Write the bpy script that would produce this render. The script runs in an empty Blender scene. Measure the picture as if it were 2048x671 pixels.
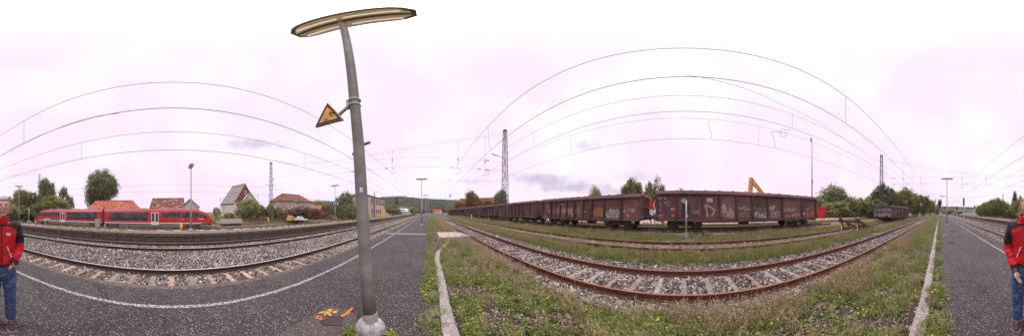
import bpy, bmesh, math, random
import numpy as np
from mathutils import Vector, Matrix, Euler

R = math.radians
random.seed(7)
RNG = np.random.default_rng(7)
scene = bpy.context.scene
C = scene.collection

# ---------------------------------------------------------------- camera
EYE = 1.62
VF = 856.0            # pixel column (of 2048) that looks straight along the tracks
HZ = 423.5
K = 2 * math.pi / 2048
cam = bpy.data.cameras.new('camera')
cam.type = 'PANO'
_c = cam if hasattr(cam, 'panorama_type') else cam.cycles
_c.panorama_type = 'EQUIRECTANGULAR'
_c.longitude_min = -math.pi
_c.longitude_max = math.pi
_c.latitude_max = HZ * K
_c.latitude_min = HZ * K - 335 * 2 * math.pi / 1024
cam.clip_start = 0.05
cam.clip_end = 6000
camo = bpy.data.objects.new('camera', cam)
C.objects.link(camo)
camo.location = (0, 0, EYE)
camo.rotation_euler = (R(90), 0, -(1024 - VF) * K)
scene.camera = camo

# ---------------------------------------------------------------- light
scene.render.engine = 'CYCLES'
scene.view_settings.view_transform = 'Standard'
scene.view_settings.look = 'None'
scene.view_settings.exposure = 0.14
scene.view_settings.gamma = 1.0
scene.cycles.max_bounces = 5
scene.cycles.diffuse_bounces = 3
scene.cycles.glossy_bounces = 2
scene.cycles.transparent_max_bounces = 4

SUN_EL, SUN_AZ = R(48), R(140)      # azimuth clockwise from +Y
world = bpy.data.worlds.new('World')
scene.world = world
world.use_nodes = True
wt = world.node_tree
wt.nodes.clear()


def wn(t, **kw):
    n = wt.nodes.new(t)
    for k, v in kw.items():
        setattr(n, k, v)
    return n


def wm(op, a, b=None, c=None, clamp=False):
    n = wn('ShaderNodeMath', operation=op, use_clamp=clamp)
    for i, v in enumerate((a, b, c)):
        if v is None:
            continue
        if isinstance(v, (int, float)):
            n.inputs[i].default_value = v
        else:
            wt.links.new(v, n.inputs[i])
    return n.outputs[0]


def wmix(f, a, b):
    n = wn('ShaderNodeMix', data_type='RGBA')
    for s, v in ((n.inputs[0], f), (n.inputs[6], a), (n.inputs[7], b)):
        if isinstance(v, (int, float, tuple)):
            s.default_value = v
        else:
            wt.links.new(v, s)
    return n.outputs[2]


sky = wn('ShaderNodeTexSky', sky_type='NISHITA')
sky.sun_disc = False
sky.sun_elevation = SUN_EL
sky.sun_rotation = SUN_AZ
tc = wn('ShaderNodeTexCoord')
sep = wn('ShaderNodeSeparateXYZ')
wt.links.new(tc.outputs['Generated'], sep.inputs[0])
X, Y, Z = sep.outputs
nz = wn('ShaderNodeTexNoise')
nz.inputs['Scale'].default_value = 2.2
nz.inputs['Detail'].default_value = 3
wt.links.new(tc.outputs['Generated'], nz.inputs['Vector'])
# bright overcast: white at the zenith, faint rosy veil lower down
lowf = wm('SUBTRACT', 1.0, wm('SMOOTH_MAX', wm('MULTIPLY', wm('SUBTRACT', Z, 0.80), 6.0), 0.0, 0.3), clamp=True)
pinkf = wm('MULTIPLY', lowf, wm('MULTIPLY_ADD', wm('SUBTRACT', nz.outputs[0], 0.5), 3.4, 0.70, clamp=True), clamp=True)
zen = wm('MULTIPLY', wm('SUBTRACT', Z, 0.90), 10.0, clamp=True)      # an overcast sky is brightest overhead
white_ = wmix(zen, (1.05, 1.0, 1.04, 1), (6.5, 6.4, 6.5, 1))
skycol = wmix(pinkf, white_, (0.99, 0.80, 0.99, 1))


def cloud(px, py, rx, ry, strength):
    """soft grey lavender cloud at a bearing and elevation, ragged by noise"""
    az, el = (px - VF) * K, (HZ - py) * K
    n2 = wn('ShaderNodeTexNoise')
    n2.inputs['Scale'].default_value = 17.0
    n2.inputs['Detail'].default_value = 5
    wt.links.new(tc.outputs['Generated'], n2.inputs['Vector'])
    lat = wm('ARCSINE', Z)
    # bearing difference through the dot/cross with the cloud's bearing
    cr = wm('ADD', wm('MULTIPLY', X, math.cos(az)), wm('MULTIPLY', Y, -math.sin(az)))
    dt = wm('ADD', wm('MULTIPLY', X, math.sin(az)), wm('MULTIPLY', Y, math.cos(az)))
    da = wm('ARCTAN2', cr, dt)
    u = wm('MULTIPLY', da, 1 / (rx * K))
    v = wm('MULTIPLY', wm('SUBTRACT', lat, el), 1 / (ry * K))
    d = wm('SQRT', wm('ADD', wm('MULTIPLY', u, u), wm('MULTIPLY', v, v)))
    f = wm('SUBTRACT', wm('MULTIPLY_ADD', n2.outputs[0], 2.2, 0.15), d, clamp=True)
    return wm('MULTIPLY', f, strength)


for c_ in ((1105, 362, 56, 13, .75), (1145, 374, 80, 9, .75), (1225, 383, 60, 7, .55), (1165, 291, 34, 11, .40), (515, 288, 62, 10, .62),
           (935, 361, 70, 5, .35), (1060, 352, 50, 8, .3), (1270, 352, 40, 12, .35)):
    skycol = wmix(cloud(*c_), skycol, (0.50, 0.46, 0.60, 1))
nsk = wn('ShaderNodeMix', data_type='RGBA', blend_type='MULTIPLY')
nsk.inputs[0].default_value = 1
wt.links.new(sky.outputs[0], nsk.inputs[6])
nsk.inputs[7].default_value = (.1, .1, .1, 1)
final = wmix(0.985, nsk.outputs[2], skycol)
bg = wn('ShaderNodeBackground')
bg.inputs[1].default_value = 1.0
wt.links.new(final, bg.inputs[0])
wo = wn('ShaderNodeOutputWorld')
wt.links.new(bg.outputs[0], wo.inputs[0])

sl = bpy.data.lights.new('sun', 'SUN')
sl.energy = 1.5
sl.angle = R(14)
sl.color = (1, .96, .93)
so = bpy.data.objects.new('sun', sl)
C.objects.link(so)
_d = Vector((math.sin(SUN_AZ) * math.cos(SUN_EL), math.cos(SUN_AZ) * math.cos(SUN_EL), math.sin(SUN_EL)))
so.rotation_euler = _d.to_track_quat('Z', 'Y').to_euler()

# ---------------------------------------------------------------- helpers


def polar(px, s, py=None):
    """bearing of a photo column, s metres away -> world point (z from the photo row if given)"""
    a = (px - VF) * K
    z = 0.0 if py is None else EYE + s * math.tan((HZ - py) * K)
    return Vector((s * math.sin(a), s * math.cos(a), z))


def onground(px, py, z=0.0):
    s = (EYE - z) / math.tan((py - HZ) * K)
    p = polar(px, s)
    p.z = z
    return p


def yat(px, x):
    """y where the bearing of a photo column crosses the line x = const"""
    a = (px - VF) * K
    return x / math.tan(a)


def zat(px, py, x):
    a = (px - VF) * K
    return EYE + abs(x / math.sin(a)) * math.tan((HZ - py) * K)


class MB:
    def __init__(s):
        s.v, s.f, s.m = [], [], []

    def poly(s, pts, m=0):
        n = len(s.v)
        s.v += [tuple(p) for p in pts]
        s.f.append(tuple(range(n, n + len(pts))))
        s.m.append(m)
        return s

    def box(s, c, d, m=0, rot=None, taper=(1, 1)):
        n = len(s.v)
        hx, hy, hz = d[0] / 2, d[1] / 2, d[2] / 2
        for k, (x, y, z) in enumerate([(-1, -1, -1), (1, -1, -1), (1, 1, -1), (-1, 1, -1), (-1, -1, 1), (1, -1, 1), (1, 1, 1), (-1, 1, 1)]):
            t = taper if z > 0 else (1, 1)
            p = Vector((x * hx * t[0], y * hy * t[1], z * hz))
            if rot is not None:
                p = rot @ p
            s.v.append((p.x + c[0], p.y + c[1], p.z + c[2]))
        for f in ((0, 3, 2, 1), (4, 5, 6, 7), (0, 1, 5, 4), (1, 2, 6, 5), (2, 3, 7, 6), (3, 0, 4, 7)):
            s.f.append(tuple(n + i for i in f))
            s.m.append(m)
        return s

    def beam(s, a, b, w, h=None, m=0):
        a, b = Vector(a), Vector(b)
        d = b - a
        q = d.to_track_quat('Y', 'Z').to_matrix()
        return s.box((a + b) / 2, (w, d.length, h or w), m, q)

    def tube(s, pts, r, n=6, m=0, cap=True):
        pts = [Vector(p) for p in pts]
        rs = r if isinstance(r, (list, tuple)) else [r] * len(pts)
        base = len(s.v)
        up = Vector((0, 0, 1))
        for i, p in enumerate(pts):
            d = (pts[min(i + 1, len(pts) - 1)] - pts[max(i - 1, 0)])
            if d.length < 1e-9:
                d = Vector((0, 0, 1))
            d.normalize()
            u = up if abs(d.z) < .95 else Vector((1, 0, 0))
            a = d.cross(u).normalized()
            b = d.cross(a).normalized()
            for k in range(n):
                t = 2 * math.pi * k / n
                s.v.append(tuple(p + (a * math.cos(t) + b * math.sin(t)) * rs[i]))
        for i in range(len(pts) - 1):
            for k in range(n):
                k2 = (k + 1) % n
                s.f.append((base + i * n + k, base + i * n + k2, base + (i + 1) * n + k2, base + (i + 1) * n + k))
                s.m.append(m)
        if cap:
            s.f.append(tuple(base + k for k in range(n)))
            s.m.append(m)
            s.f.append(tuple(base + (len(pts) - 1) * n + k for k in reversed(range(n))))
            s.m.append(m)
        return s

    def prism(s, prof, y0, y1, m=0, axis='y', cap=True):
        """extrude a 2-D outline along an axis: y -> (x,z) outline, x -> (y,z) outline, z -> (x,y) outline"""
        n = len(s.v)
        k = len(prof)
        for t in (y0, y1):
            for a, b in prof:
                s.v.append({'y': (a, t, b), 'x': (t, a, b), 'z': (a, b, t)}[axis])
        for i in range(k):
            j = (i + 1) % k
            s.f.append((n + i, n + j, n + k + j, n + k + i))
            s.m.append(m)
        if cap:
            s.f.append(tuple(n + i for i in range(k)))
            s.m.append(m)
            s.f.append(tuple(n + k + i for i in reversed(range(k))))
            s.m.append(m)
        return s

    def lathe(s, prof, c=(0, 0, 0), n=16, m=0):
        return s.tube([(c[0], c[1], c[2] + z) for r, z in prof], [r for r, z in prof], n, m)

    def loft(s, rings, m=0, cap=True, close=True):
        n = len(s.v)
        k = len(rings[0])
        for r in rings:
            s.v += [tuple(p) for p in r]
        for i in range(len(rings) - 1):
            for j in range(k if close else k - 1):
                j2 = (j + 1) % k
                s.f.append((n + i * k + j, n + i * k + j2, n + (i + 1) * k + j2, n + (i + 1) * k + j))
                s.m.append(m)
        if cap:
            s.f.append(tuple(n + i for i in range(k)))
            s.m.append(m)
            s.f.append(tuple(n + (len(rings) - 1) * k + i for i in reversed(range(k))))
            s.m.append(m)
        return s

    def ribbon(s, pts, w, nrm, off=0.0, m=0):
        """flat painted stroke through 3-D points lying on a plane"""
        pts = [Vector(p) for p in pts]
        nrm = Vector(nrm)
        n = len(s.v)
        for i, p in enumerate(pts):
            d = pts[min(i + 1, len(pts) - 1)] - pts[max(i - 1, 0)]
            a = d.cross(nrm)
            if a.length < 1e-9:
                a = Vector((0, 0, 1))
            a.normalize()
            ww = w * (1 if not isinstance(w, list) else 1)
            s.v.append(tuple(p + a * ww / 2 + nrm * off))
            s.v.append(tuple(p - a * ww / 2 + nrm * off))
        for i in range(len(pts) - 1):
            s.f.append((n + 2 * i, n + 2 * i + 1, n + 2 * i + 3, n + 2 * i + 2))
            s.m.append(m)
        return s

    def mesh(s, name, mats, smooth=False):
        me = bpy.data.meshes.new(name)
        me.from_pydata(s.v, [], s.f)
        for mt in (mats if isinstance(mats, (list, tuple)) else [mats]):
            me.materials.append(mt)
        me.polygons.foreach_set('material_index', s.m)
        if smooth:
            me.polygons.foreach_set('use_smooth', [True] * len(s.f))
        me.update()
        return me

    def build(s, name, mats, parent=None, smooth=False, bevel=0):
        me = s.mesh(name, mats, smooth)
        bm = bmesh.new()
        bm.from_mesh(me)
        bmesh.ops.recalc_face_normals(bm, faces=bm.faces)
        bm.to_mesh(me)
        bm.free()
        o = bpy.data.objects.new(name, me)
        C.objects.link(o)
        o.parent = parent
        if bevel:
            b = o.modifiers.new('bevel', 'BEVEL')
            b.width = bevel
            b.segments = 2
            b.limit_method = 'ANGLE'
        return o


def tag(o, label=None, cat=None, group=None, kind=None):
    if label:
        o['label'] = label
    if cat:
        o['category'] = cat
    if group:
        o['group'] = group
    if kind:
        o['kind'] = kind
    return o


def thing(name, label, cat, loc=(0, 0, 0), rz=0, group=None):
    o = bpy.data.objects.new(name, None)
    o.empty_display_size = .2
    C.objects.link(o)
    o.location = loc
    o.rotation_euler = (0, 0, rz)
    return tag(o, label, cat, group)


def copy_tree(o, parent=None):
    c = o.copy()
    C.objects.link(c)
    c.parent = parent
    for ch in list(KIDS.get(o.name, [])):
        copy_tree(ch, c)
    return c


KIDS = {}


def index_kids():
    KIDS.clear()
    for o in list(C.objects):
        if o.parent:
            KIDS.setdefault(o.parent.name, []).append(o)


def dup(root, loc, rz=0, label=None, group=None):
    c = copy_tree(root)
    c.location = loc
    c.rotation_euler = (0, 0, rz)
    if label:
        c['label'] = label
    if group:
        c['group'] = group
    return c


# ---------------------------------------------------------------- materials
def newmat(name):
    m = bpy.data.materials.new(name)
    m.use_nodes = True
    nt = m.node_tree
    nt.nodes.clear()
    return m, nt


def L(nt, a, b):
    nt.links.new(a, b)


def N(nt, t, inp=None, **kw):
    n = nt.nodes.new(t)
    for k, v in kw.items():
        setattr(n, k, v)
    for k, v in (inp or {}).items():
        if hasattr(v, 'is_linked') or isinstance(v, bpy.types.NodeSocket):
            nt.links.new(v, n.inputs[k])
        else:
            n.inputs[k].default_value = v
    return n


def c4(c):
    return (c[0], c[1], c[2], 1)


def ramp(nt, fac, stops, interp='LINEAR'):
    n = nt.nodes.new('ShaderNodeValToRGB')
    cr = n.color_ramp
    cr.interpolation = interp
    while len(cr.elements) < len(stops):
        cr.elements.new(0.5)
    for e, (p, c) in zip(cr.elements, stops):
        e.position = p
        e.color = c4(c)
    nt.links.new(fac, n.inputs[0])
    return n.outputs[0]


def noise(nt, vec, scale, detail=4, rough=.6):
    n = N(nt, 'ShaderNodeTexNoise', {'Scale': scale, 'Detail': detail, 'Roughness': rough})
    nt.links.new(vec, n.inputs['Vector'])
    return n.outputs[0]


def mixc(nt, f, a, b, blend='MIX'):
    n = nt.nodes.new('ShaderNodeMix')
    n.data_type = 'RGBA'
    n.blend_type = blend
    for s, v in ((n.inputs[0], f), (n.inputs[6], a), (n.inputs[7], b)):
        if isinstance(v, (int, float)):
            s.default_value = v
        elif isinstance(v, tuple):
            s.default_value = c4(v)
        else:
            nt.links.new(v, s)
    return n.outputs[2]


def finish(nt, col, rough=.8, metal=0.0, bump=None, bstr=.3, bdist=.02, spec=.3, emis=None):
    b = N(nt, 'ShaderNodeBsdfPrincipled', {'Roughness': rough, 'Metallic': metal, 'Specular IOR Level': spec})
    if isinstance(col, tuple):
        b.inputs['Base Color'].default_value = c4(col)
    else:
        nt.links.new(col, b.inputs['Base Color'])
    if bump is not None:
        bn = N(nt, 'ShaderNodeBump', {'Strength': bstr, 'Distance': bdist})
        nt.links.new(bump, bn.inputs['Height'])
        nt.links.new(bn.outputs[0], b.inputs['Normal'])
    o = nt.nodes.new('ShaderNodeOutputMaterial')
    nt.links.new(b.outputs[0], o.inputs[0])
    return b


def mat(name, c1, c2=None, scale=6, rough=.75, metal=0, bstr=.2, spec=.3, c3=None, coord='Object', detail=5, lo=.35, hi=.65, rnd=0.0):
    """two or three tone noisy surface; rnd varies brightness from object to object"""
    m, nt = newmat(name)
    t = nt.nodes.new('ShaderNodeTexCoord')
    v = nt.nodes.new('ShaderNodeNewGeometry').outputs['Position'] if coord == 'World' else t.outputs[coord]
    n = noise(nt, v, scale, detail)
    st = [(lo, c1), (hi, c2 or tuple(x * .8 for x in c1))]
    if c3:
        st = [(lo, c1), ((lo + hi) / 2, c2), (hi, c3)]
    col = ramp(nt, n, st)
    if rnd:
        oi = nt.nodes.new('ShaderNodeObjectInfo')
        f = ramp(nt, oi.outputs['Random'], [(0, (1 - rnd,) * 3), (1, (1 + rnd,) * 3)])
        col = mixc(nt, 1.0, col, f, 'MULTIPLY')
    finish(nt, col, rough, metal, n, bstr, .01, spec)
    return m


M = {}


def leafmat(name, stops, rough=.6, trans=.35):
    m, nt = newmat(name)
    g = nt.nodes.new('ShaderNodeNewGeometry')
    oi = nt.nodes.new('ShaderNodeObjectInfo')
    a = N(nt, 'ShaderNodeMath', {0: g.outputs['Random Per Island'], 1: .75}, operation='MULTIPLY')
    b = N(nt, 'ShaderNodeMath', {0: oi.outputs['Random'], 1: .25}, operation='MULTIPLY')
    s = N(nt, 'ShaderNodeMath', {0: a.outputs[0], 1: b.outputs[0]}, operation='ADD')
    col = ramp(nt, s.outputs[0], stops)
    d = N(nt, 'ShaderNodeBsdfPrincipled', {'Roughness': rough, 'Specular IOR Level': .2})
    L(nt, col, d.inputs['Base Color'])
    tr = N(nt, 'ShaderNodeBsdfTranslucent')
    L(nt, col, tr.inputs[0])
    mx = N(nt, 'ShaderNodeMixShader', {0: trans})
    L(nt, d.outputs[0], mx.inputs[1])
    L(nt, tr.outputs[0], mx.inputs[2])
    o = nt.nodes.new('ShaderNodeOutputMaterial')
    L(nt, mx.outputs[0], o.inputs[0])
    return m


def asphalt():
    m, nt = newmat('asphalt')
    p = nt.nodes.new('ShaderNodeNewGeometry').outputs['Position']
    vo = N(nt, 'ShaderNodeTexVoronoi', {'Scale': 95.0})
    L(nt, p, vo.inputs['Vector'])
    sepc = nt.nodes.new('ShaderNodeSeparateColor')
    L(nt, vo.outputs['Color'], sepc.inputs[0])
    grit = ramp(nt, sepc.outputs[0], [(0, (.034, .028, .028)), (.55, (.054, .046, .046)), (.87, (.085, .074, .073)), (.95, (.17, .155, .15)), (1, (.52, .49, .47))])
    big = noise(nt, p, .7, 6)
    tone = ramp(nt, big, [(.3, (.72, .70, .69)), (.5, (.88, .86, .85)), (.7, (1.06, 1.03, 1.02))])
    col = mixc(nt, 1.0, grit, tone, 'MULTIPLY')
    # fine cracks and small tar spots
    wob = N(nt, 'ShaderNodeTexNoise', {'Scale': 1.6, 'Detail': 4.0})
    L(nt, p, wob.inputs['Vector'])
    wv = N(nt, 'ShaderNodeVectorMath', {0: wob.outputs['Color'], 1: (.9, .9, 0)}, operation='MULTIPLY')
    pv = N(nt, 'ShaderNodeVectorMath', {0: p, 1: wv.outputs[0]}, operation='ADD')
    ck = N(nt, 'ShaderNodeTexVoronoi', {'Scale': .42}, feature='DISTANCE_TO_EDGE')
    L(nt, pv.outputs[0], ck.inputs['Vector'])
    crk = ramp(nt, ck.outputs['Distance'], [(.0, (.62, .60, .59)), (.006, (.75, .73, .72)), (.011, (1, 1, 1))])
    col = mixc(nt, 1.0, col, crk, 'MULTIPLY')
    sp = noise(nt, p, 5.5, 2)
    spt = ramp(nt, sp, [(.27, (.55, .53, .52)), (.31, (1, 1, 1))])
    col = mixc(nt, 1.0, col, spt, 'MULTIPLY')
    finish(nt, col, .85, 0, vo.outputs['Distance'], .6, .006)
    return m


def ballast(name, tint, brown, brownamt):
    m, nt = newmat(name)
    p = nt.nodes.new('ShaderNodeNewGeometry').outputs['Position']
    vo = N(nt, 'ShaderNodeTexVoronoi', {'Scale': 19.0})
    L(nt, p, vo.inputs['Vector'])
    sepc = nt.nodes.new('ShaderNodeSeparateColor')
    L(nt, vo.outputs['Color'], sepc.inputs[0])
    c = ramp(nt, sepc.outputs[0], [(0, (.06, .055, .055)), (.35, (.19, .175, .17)), (.7, (.34, .32, .31)), (1, (.66, .64, .63))])
    gap = ramp(nt, vo.outputs['Distance'], [(.35, (1, 1, 1)), (.62, (.22, .2, .19))])
    c = mixc(nt, 1.0, c, gap, 'MULTIPLY')
    c = mixc(nt, 1.0, c, tint, 'MULTIPLY')
    nn = noise(nt, p, .9, 5)
    f = ramp(nt, nn, [(.5 - brownamt, (0, 0, 0)), (.5 + .18, (1, 1, 1))])
    sc = nt.nodes.new('ShaderNodeSeparateColor')
    L(nt, f, sc.inputs[0])
    mm = N(nt, 'ShaderNodeMath', {0: sc.outputs[0], 1: brownamt}, operation='MULTIPLY')
    c = mixc(nt, mm.outputs[0], c, brown)
    finish(nt, c, .9, 0, vo.outputs['Distance'], .9, -.03)
    return m


def soil(name, base, grass, straw, gscale=.5, speck=True, glo=.45, ghi=.6):
    m, nt = newmat(name)
    p = nt.nodes.new('ShaderNodeNewGeometry').outputs['Position']
    n1 = noise(nt, p, 9, 8, .75)
    c = ramp(nt, n1, [(.3, tuple(x * .55 for x in base)), (.55, base), (.75, tuple(min(1, x * 1.9) for x in base))])
    n2 = noise(nt, p, 26, 4)
    g = ramp(nt, n2, [(.3, tuple(x * .5 for x in grass)), (.5, grass), (.7, straw)])
    n3 = noise(nt, p, gscale, 6, .7)
    f = ramp(nt, n3, [(glo, (0, 0, 0)), (ghi, (1, 1, 1))])
    sc = nt.nodes.new('ShaderNodeSeparateColor')
    L(nt, f, sc.inputs[0])
    c = mixc(nt, sc.outputs[0], c, g)
    if speck:
        vo = N(nt, 'ShaderNodeTexVoronoi', {'Scale': 40.0})
        L(nt, p, vo.inputs['Vector'])
        s2 = nt.nodes.new('ShaderNodeSeparateColor')
        L(nt, vo.outputs['Color'], s2.inputs[0])
        f2 = ramp(nt, s2.outputs[1], [(.86, (0, 0, 0)), (.94, (1, 1, 1))])
        s3 = nt.nodes.new('ShaderNodeSeparateColor')
        L(nt, f2, s3.inputs[0])
        c = mixc(nt, s3.outputs[0], c, (.36, .31, .27))
    finish(nt, c, .95, 0, n1, .8, .03)
    return m


def rustwagon(name, base, dark, orange, streak=.5):
    """painted steel gone brown: tone noise, vertical streaks, rust blooms"""
    m, nt = newmat(name)
    p = nt.nodes.new('ShaderNodeNewGeometry').outputs['Position']
    mp = N(nt, 'ShaderNodeMapping', {'Scale': (1, 1, .12)})
    L(nt, p, mp.inputs[0])
    n1 = noise(nt, p, 1.3, 7, .65)
    n2 = noise(nt, mp.outputs[0], 7, 5, .7)
    n3 = noise(nt, p, 4.5, 6, .7)
    n4 = noise(nt, p, .55, 4, .6)
    c = ramp(nt, n1, [(.3, dark), (.6, base)])
    st = ramp(nt, n2, [(.35, (.72, .7, .7)), (.7, (1.25, 1.2, 1.2))])
    c = mixc(nt, streak, c, mixc(nt, 1.0, c, st, 'MULTIPLY'))
    c = mixc(nt, 1.0, c, ramp(nt, n4, [(.35, (.78, .76, .78)), (.65, (1.25, 1.2, 1.15))]), 'MULTIPLY')
    f = ramp(nt, n3, [(.54, (0, 0, 0)), (.66, (1, 1, 1))])
    sc = nt.nodes.new('ShaderNodeSeparateColor')
    L(nt, f, sc.inputs[0])
    mm = N(nt, 'ShaderNodeMath', {0: sc.outputs[0], 1: .7}, operation='MULTIPLY')
    c = mixc(nt, mm.outputs[0], c, orange)
    oi = nt.nodes.new('ShaderNodeObjectInfo')
    f = ramp(nt, oi.outputs['Random'], [(0, (.82, .82, .84)), (1, (1.2, 1.15, 1.12))])
    c = mixc(nt, 1.0, c, f, 'MULTIPLY')
    finish(nt, c, .72, 0, n3, .25, .01)
    return m


def brickwall(name, c1, c2, mortar, scale=3, w=.6, h=.3):
    m, nt = newmat(name)
    t = nt.nodes.new('ShaderNodeTexCoord')
    mp = N(nt, 'ShaderNodeMapping', {'Rotation': (R(90), 0, 0)})
    L(nt, t.outputs['Object'], mp.inputs[0])
    vo = N(nt, 'ShaderNodeTexVoronoi', {'Scale': scale})
    L(nt, t.outputs['Object'], vo.inputs['Vector'])
    sc = nt.nodes.new('ShaderNodeSeparateColor')
    L(nt, vo.outputs['Color'], sc.inputs[0])
    c = ramp(nt, sc.outputs[0], [(0, c1), (.8, c2), (1, mortar)])
    n = noise(nt, t.outputs['Object'], 1.2, 5)
    c = mixc(nt, 1.0, c, ramp(nt, n, [(.3, (.75, .75, .75)), (.7, (1.2, 1.2, 1.2))]), 'MULTIPLY')
    finish(nt, c, .9, 0, vo.outputs['Distance'], .5, .03)
    return m


M['asphalt'] = asphalt()
M['ballast'] = ballast('ballast_grey', (.88, .82, .77), (.17, .12, .09), .5)
M['ballast_brown'] = ballast('ballast_brown', (.95, .86, .8), (.2, .14, .10), .75)
M['soil'] = soil('verge_soil', (.062, .040, .030), (.13, .17, .045), (.20, .17, .08), .8, True, .56, .70)
M['soil_brown'] = soil('brown_soil', (.14, .10, .075), (.12, .14, .05), (.26, .21, .13), .9, True, .55, .7)
M['meadow'] = soil('meadow', (.17, .125, .09), (.14, .15, .055), (.26, .22, .13), .3, False, .42, .62)
M['dirt_platform'] = soil('dirt_platform', (.19, .14, .11), (.14, .13, .06), (.22, .18, .12), .55, True, .60, .72)
M['white_paint'] = mat('worn_white_paint', (.50, .47, .46), (.09, .08, .08), 34, .85, lo=.43, hi=.54, coord='World')
M['conc'] = mat('concrete', (.34, .30, .275), (.20, .175, .16), 24, .9, c3=(.46, .42, .39), coord='World', lo=.38, hi=.62)
M['conc_pale'] = mat('pale_concrete', (.50, .44, .40), (.33, .29, .26), 9, .9, coord='World')
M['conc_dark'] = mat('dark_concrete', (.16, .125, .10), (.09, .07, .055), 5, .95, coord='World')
M['conc_wall_shaded'] = mat('shaded_wall_concrete', (.115, .09, .072), (.065, .05, .04), 5, .95, coord='World')  # darker copy of the dark concrete, the wall's shade put into its colour
M['conc_pink'] = mat('pink_concrete', (.48, .35, .30), (.36, .27, .235), 5, .9, coord='World')
M['sleeper'] = mat('concrete_sleeper', (.38, .29, .22), (.23, .165, .12), 6, .95, rnd=.3, coord='World')
M['sleeper_brown'] = mat('rusty_sleeper', (.20, .145, .115), (.31, .26, .225), 7, .95, rnd=.2, coord='World')
M['rail'] = mat('rail_side', (.065, .042, .03), (.04, .027, .02), 18, .8, coord='World')
M['rail_top'] = mat('rail_top', (.78, .76, .75), (.60, .57, .55), 8, .3, metal=.5, coord='World')
M['rail_rust'] = mat('rusty_rail', (.15, .062, .035), (.085, .038, .025), 14, .85, coord='World')
M['rail_rust_top'] = mat('rusty_rail_top', (.30, .14, .08), (.19, .09, .055), 9, .6, coord='World')
M['pole'] = mat('green_grey_pole', (.135, .14, .122), (.178, .178, .158), 3.5, .6, c3=(.25, .235, .205), bstr=.3)
M['pole_up'] = mat('grey_pole', (.30, .28, .27), (.26, .24, .235), 6, .6, rnd=.1)
M['galv'] = mat('galvanised_steel', (.50, .48, .50), (.38, .37, .38), 9, .5, metal=.3)
M['steel'] = mat('weathered_steel', (.22, .21, .20), (.15, .14, .13), 6, .6, metal=.2)
M['lattice'] = mat('lattice_steel', (.10, .105, .092), (.06, .065, .055), 4, .6)
M['wire'] = mat('wire', (.03, .028, .03), (.05, .045, .045), 3, .6)
M['black'] = mat('black', (.015, .015, .017), (.03, .03, .03), 5, .5)
M['under'] = mat('underframe', (.022, .02, .02), (.09, .078, .072), 5, .8, c3=(.05, .045, .045))
M['wheel'] = mat('wheel_steel', (.10, .075, .06), (.05, .04, .035), 8, .6)
M['wag'] = rustwagon('wagon_brown', (.175, .108, .100), (.112, .074, .071), (.25, .115, .08))
M['wag2'] = rustwagon('wagon_brown_worn', (.188, .108, .090), (.12, .073, .063), (.27, .125, .08))
M['wagrim'] = rustwagon('wagon_rim', (.22, .122, .112), (.145, .084, .078), (.26, .12, .095))
M['wagred'] = rustwagon('wagon_red_patch', (.28, .095, .085), (.21, .078, .07), (.24, .11, .08))
M['wagpost'] = rustwagon('wagon_post', (.105, .074, .076), (.07, .052, .055), (.15, .08, .07))
M['slate'] = mat('slate_paint', (.035, .042, .058), (.05, .055, .07), 5, .7)
M['gwhite'] = mat('graffiti_white', (.66, .62, .60), (.45, .40, .38), 11, .8, coord='World')
M['ggrey'] = mat('graffiti_grey', (.52, .48, .44), (.33, .29, .26), 9, .8, coord='World')
M['gpink'] = mat('graffiti_pink', (.62, .33, .29), (.42, .2, .17), 9, .8, coord='World')
M['gorange'] = mat('graffiti_orange', (.42, .20, .055), (.28, .13, .05), 6, .8, coord='World')
M['ggreen'] = mat('graffiti_green', (.26, .25, .15), (.18, .16, .10), 8, .8, coord='World')
M['gyellow'] = mat('graffiti_yellow', (.55, .45, .08), (.4, .3, .06), 8, .8, coord='World')
M['yellow'] = mat('yellow_paint', (.62, .36, .03), (.5, .28, .03), 6, .6)
M['exyellow'] = mat('digger_yellow', (.74, .42, .12), (.50, .27, .08), 2.2, .6)
M['red'] = mat('bright_red', (.62, .03, .03), (.5, .025, .025), 3, .5)
M['trainred'] = mat('train_red', (.54, .024, .026), (.38, .022, .022), .8, .32, spec=.5, bstr=.02, coord='World')
M['trainwhite'] = mat('train_white', (.66, .64, .64), (.55, .53, .53), 2, .4, bstr=.02)
M['traingrey'] = mat('train_grey', (.20, .215, .22), (.15, .16, .165), 2, .5, bstr=.05)
M['bandgrey'] = mat('window_band', (.12, .125, .135), (.15, .155, .16), 2, .3)
M['trainroof'] = mat('train_roof', (.40, .39, .41), (.28, .28, .30), 2, .6, bstr=.05)
M['bellows'] = mat('bellows', (.05, .05, .055), (.07, .07, .075), 9, .9)
M['log'] = mat('log_bark', (.075, .042, .032), (.12, .07, .05), 3, .9, rnd=.3)
M['log_pale'] = mat('log_pale', (.62, .40, .16), (.45, .27, .10), 4, .9, rnd=.2)
M['sack'] = mat('white_sack', (.66, .66, .66), (.45, .46, .48), 3, .8, rnd=.2)
M['bark'] = mat('bark', (.10, .075, .055), (.06, .045, .035), 5, .95)
M['stone'] = brickwall('rubble_stone', (.24, .19, .15), (.42, .35, .28), (.5, .45, .38), 2.2)
M['stone2'] = brickwall('sandstone', (.36, .26, .21), (.55, .45, .37), (.6, .5, .42), 1.9)
M['plaster'] = mat('cream_plaster', (.62, .55, .44), (.5, .42, .33), 1.5, .9)
M['plaster_grey'] = mat('grey_plaster', (.48, .46, .42), (.38, .35, .31), 1.2, .9)
M['plaster_yellow'] = mat('yellow_plaster', (.62, .45, .2), (.55, .38, .16), 1.5, .9)
M['gable_brown'] = mat('brown_gable', (.20, .075, .045), (.15, .055, .035), 1.5, .85)
M['tile_red'] = mat('red_tiles', (.11, .035, .025), (.40, .10, .06), 3.2, .85, c3=(.68, .26, .18), lo=.42, hi=.58)
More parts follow.
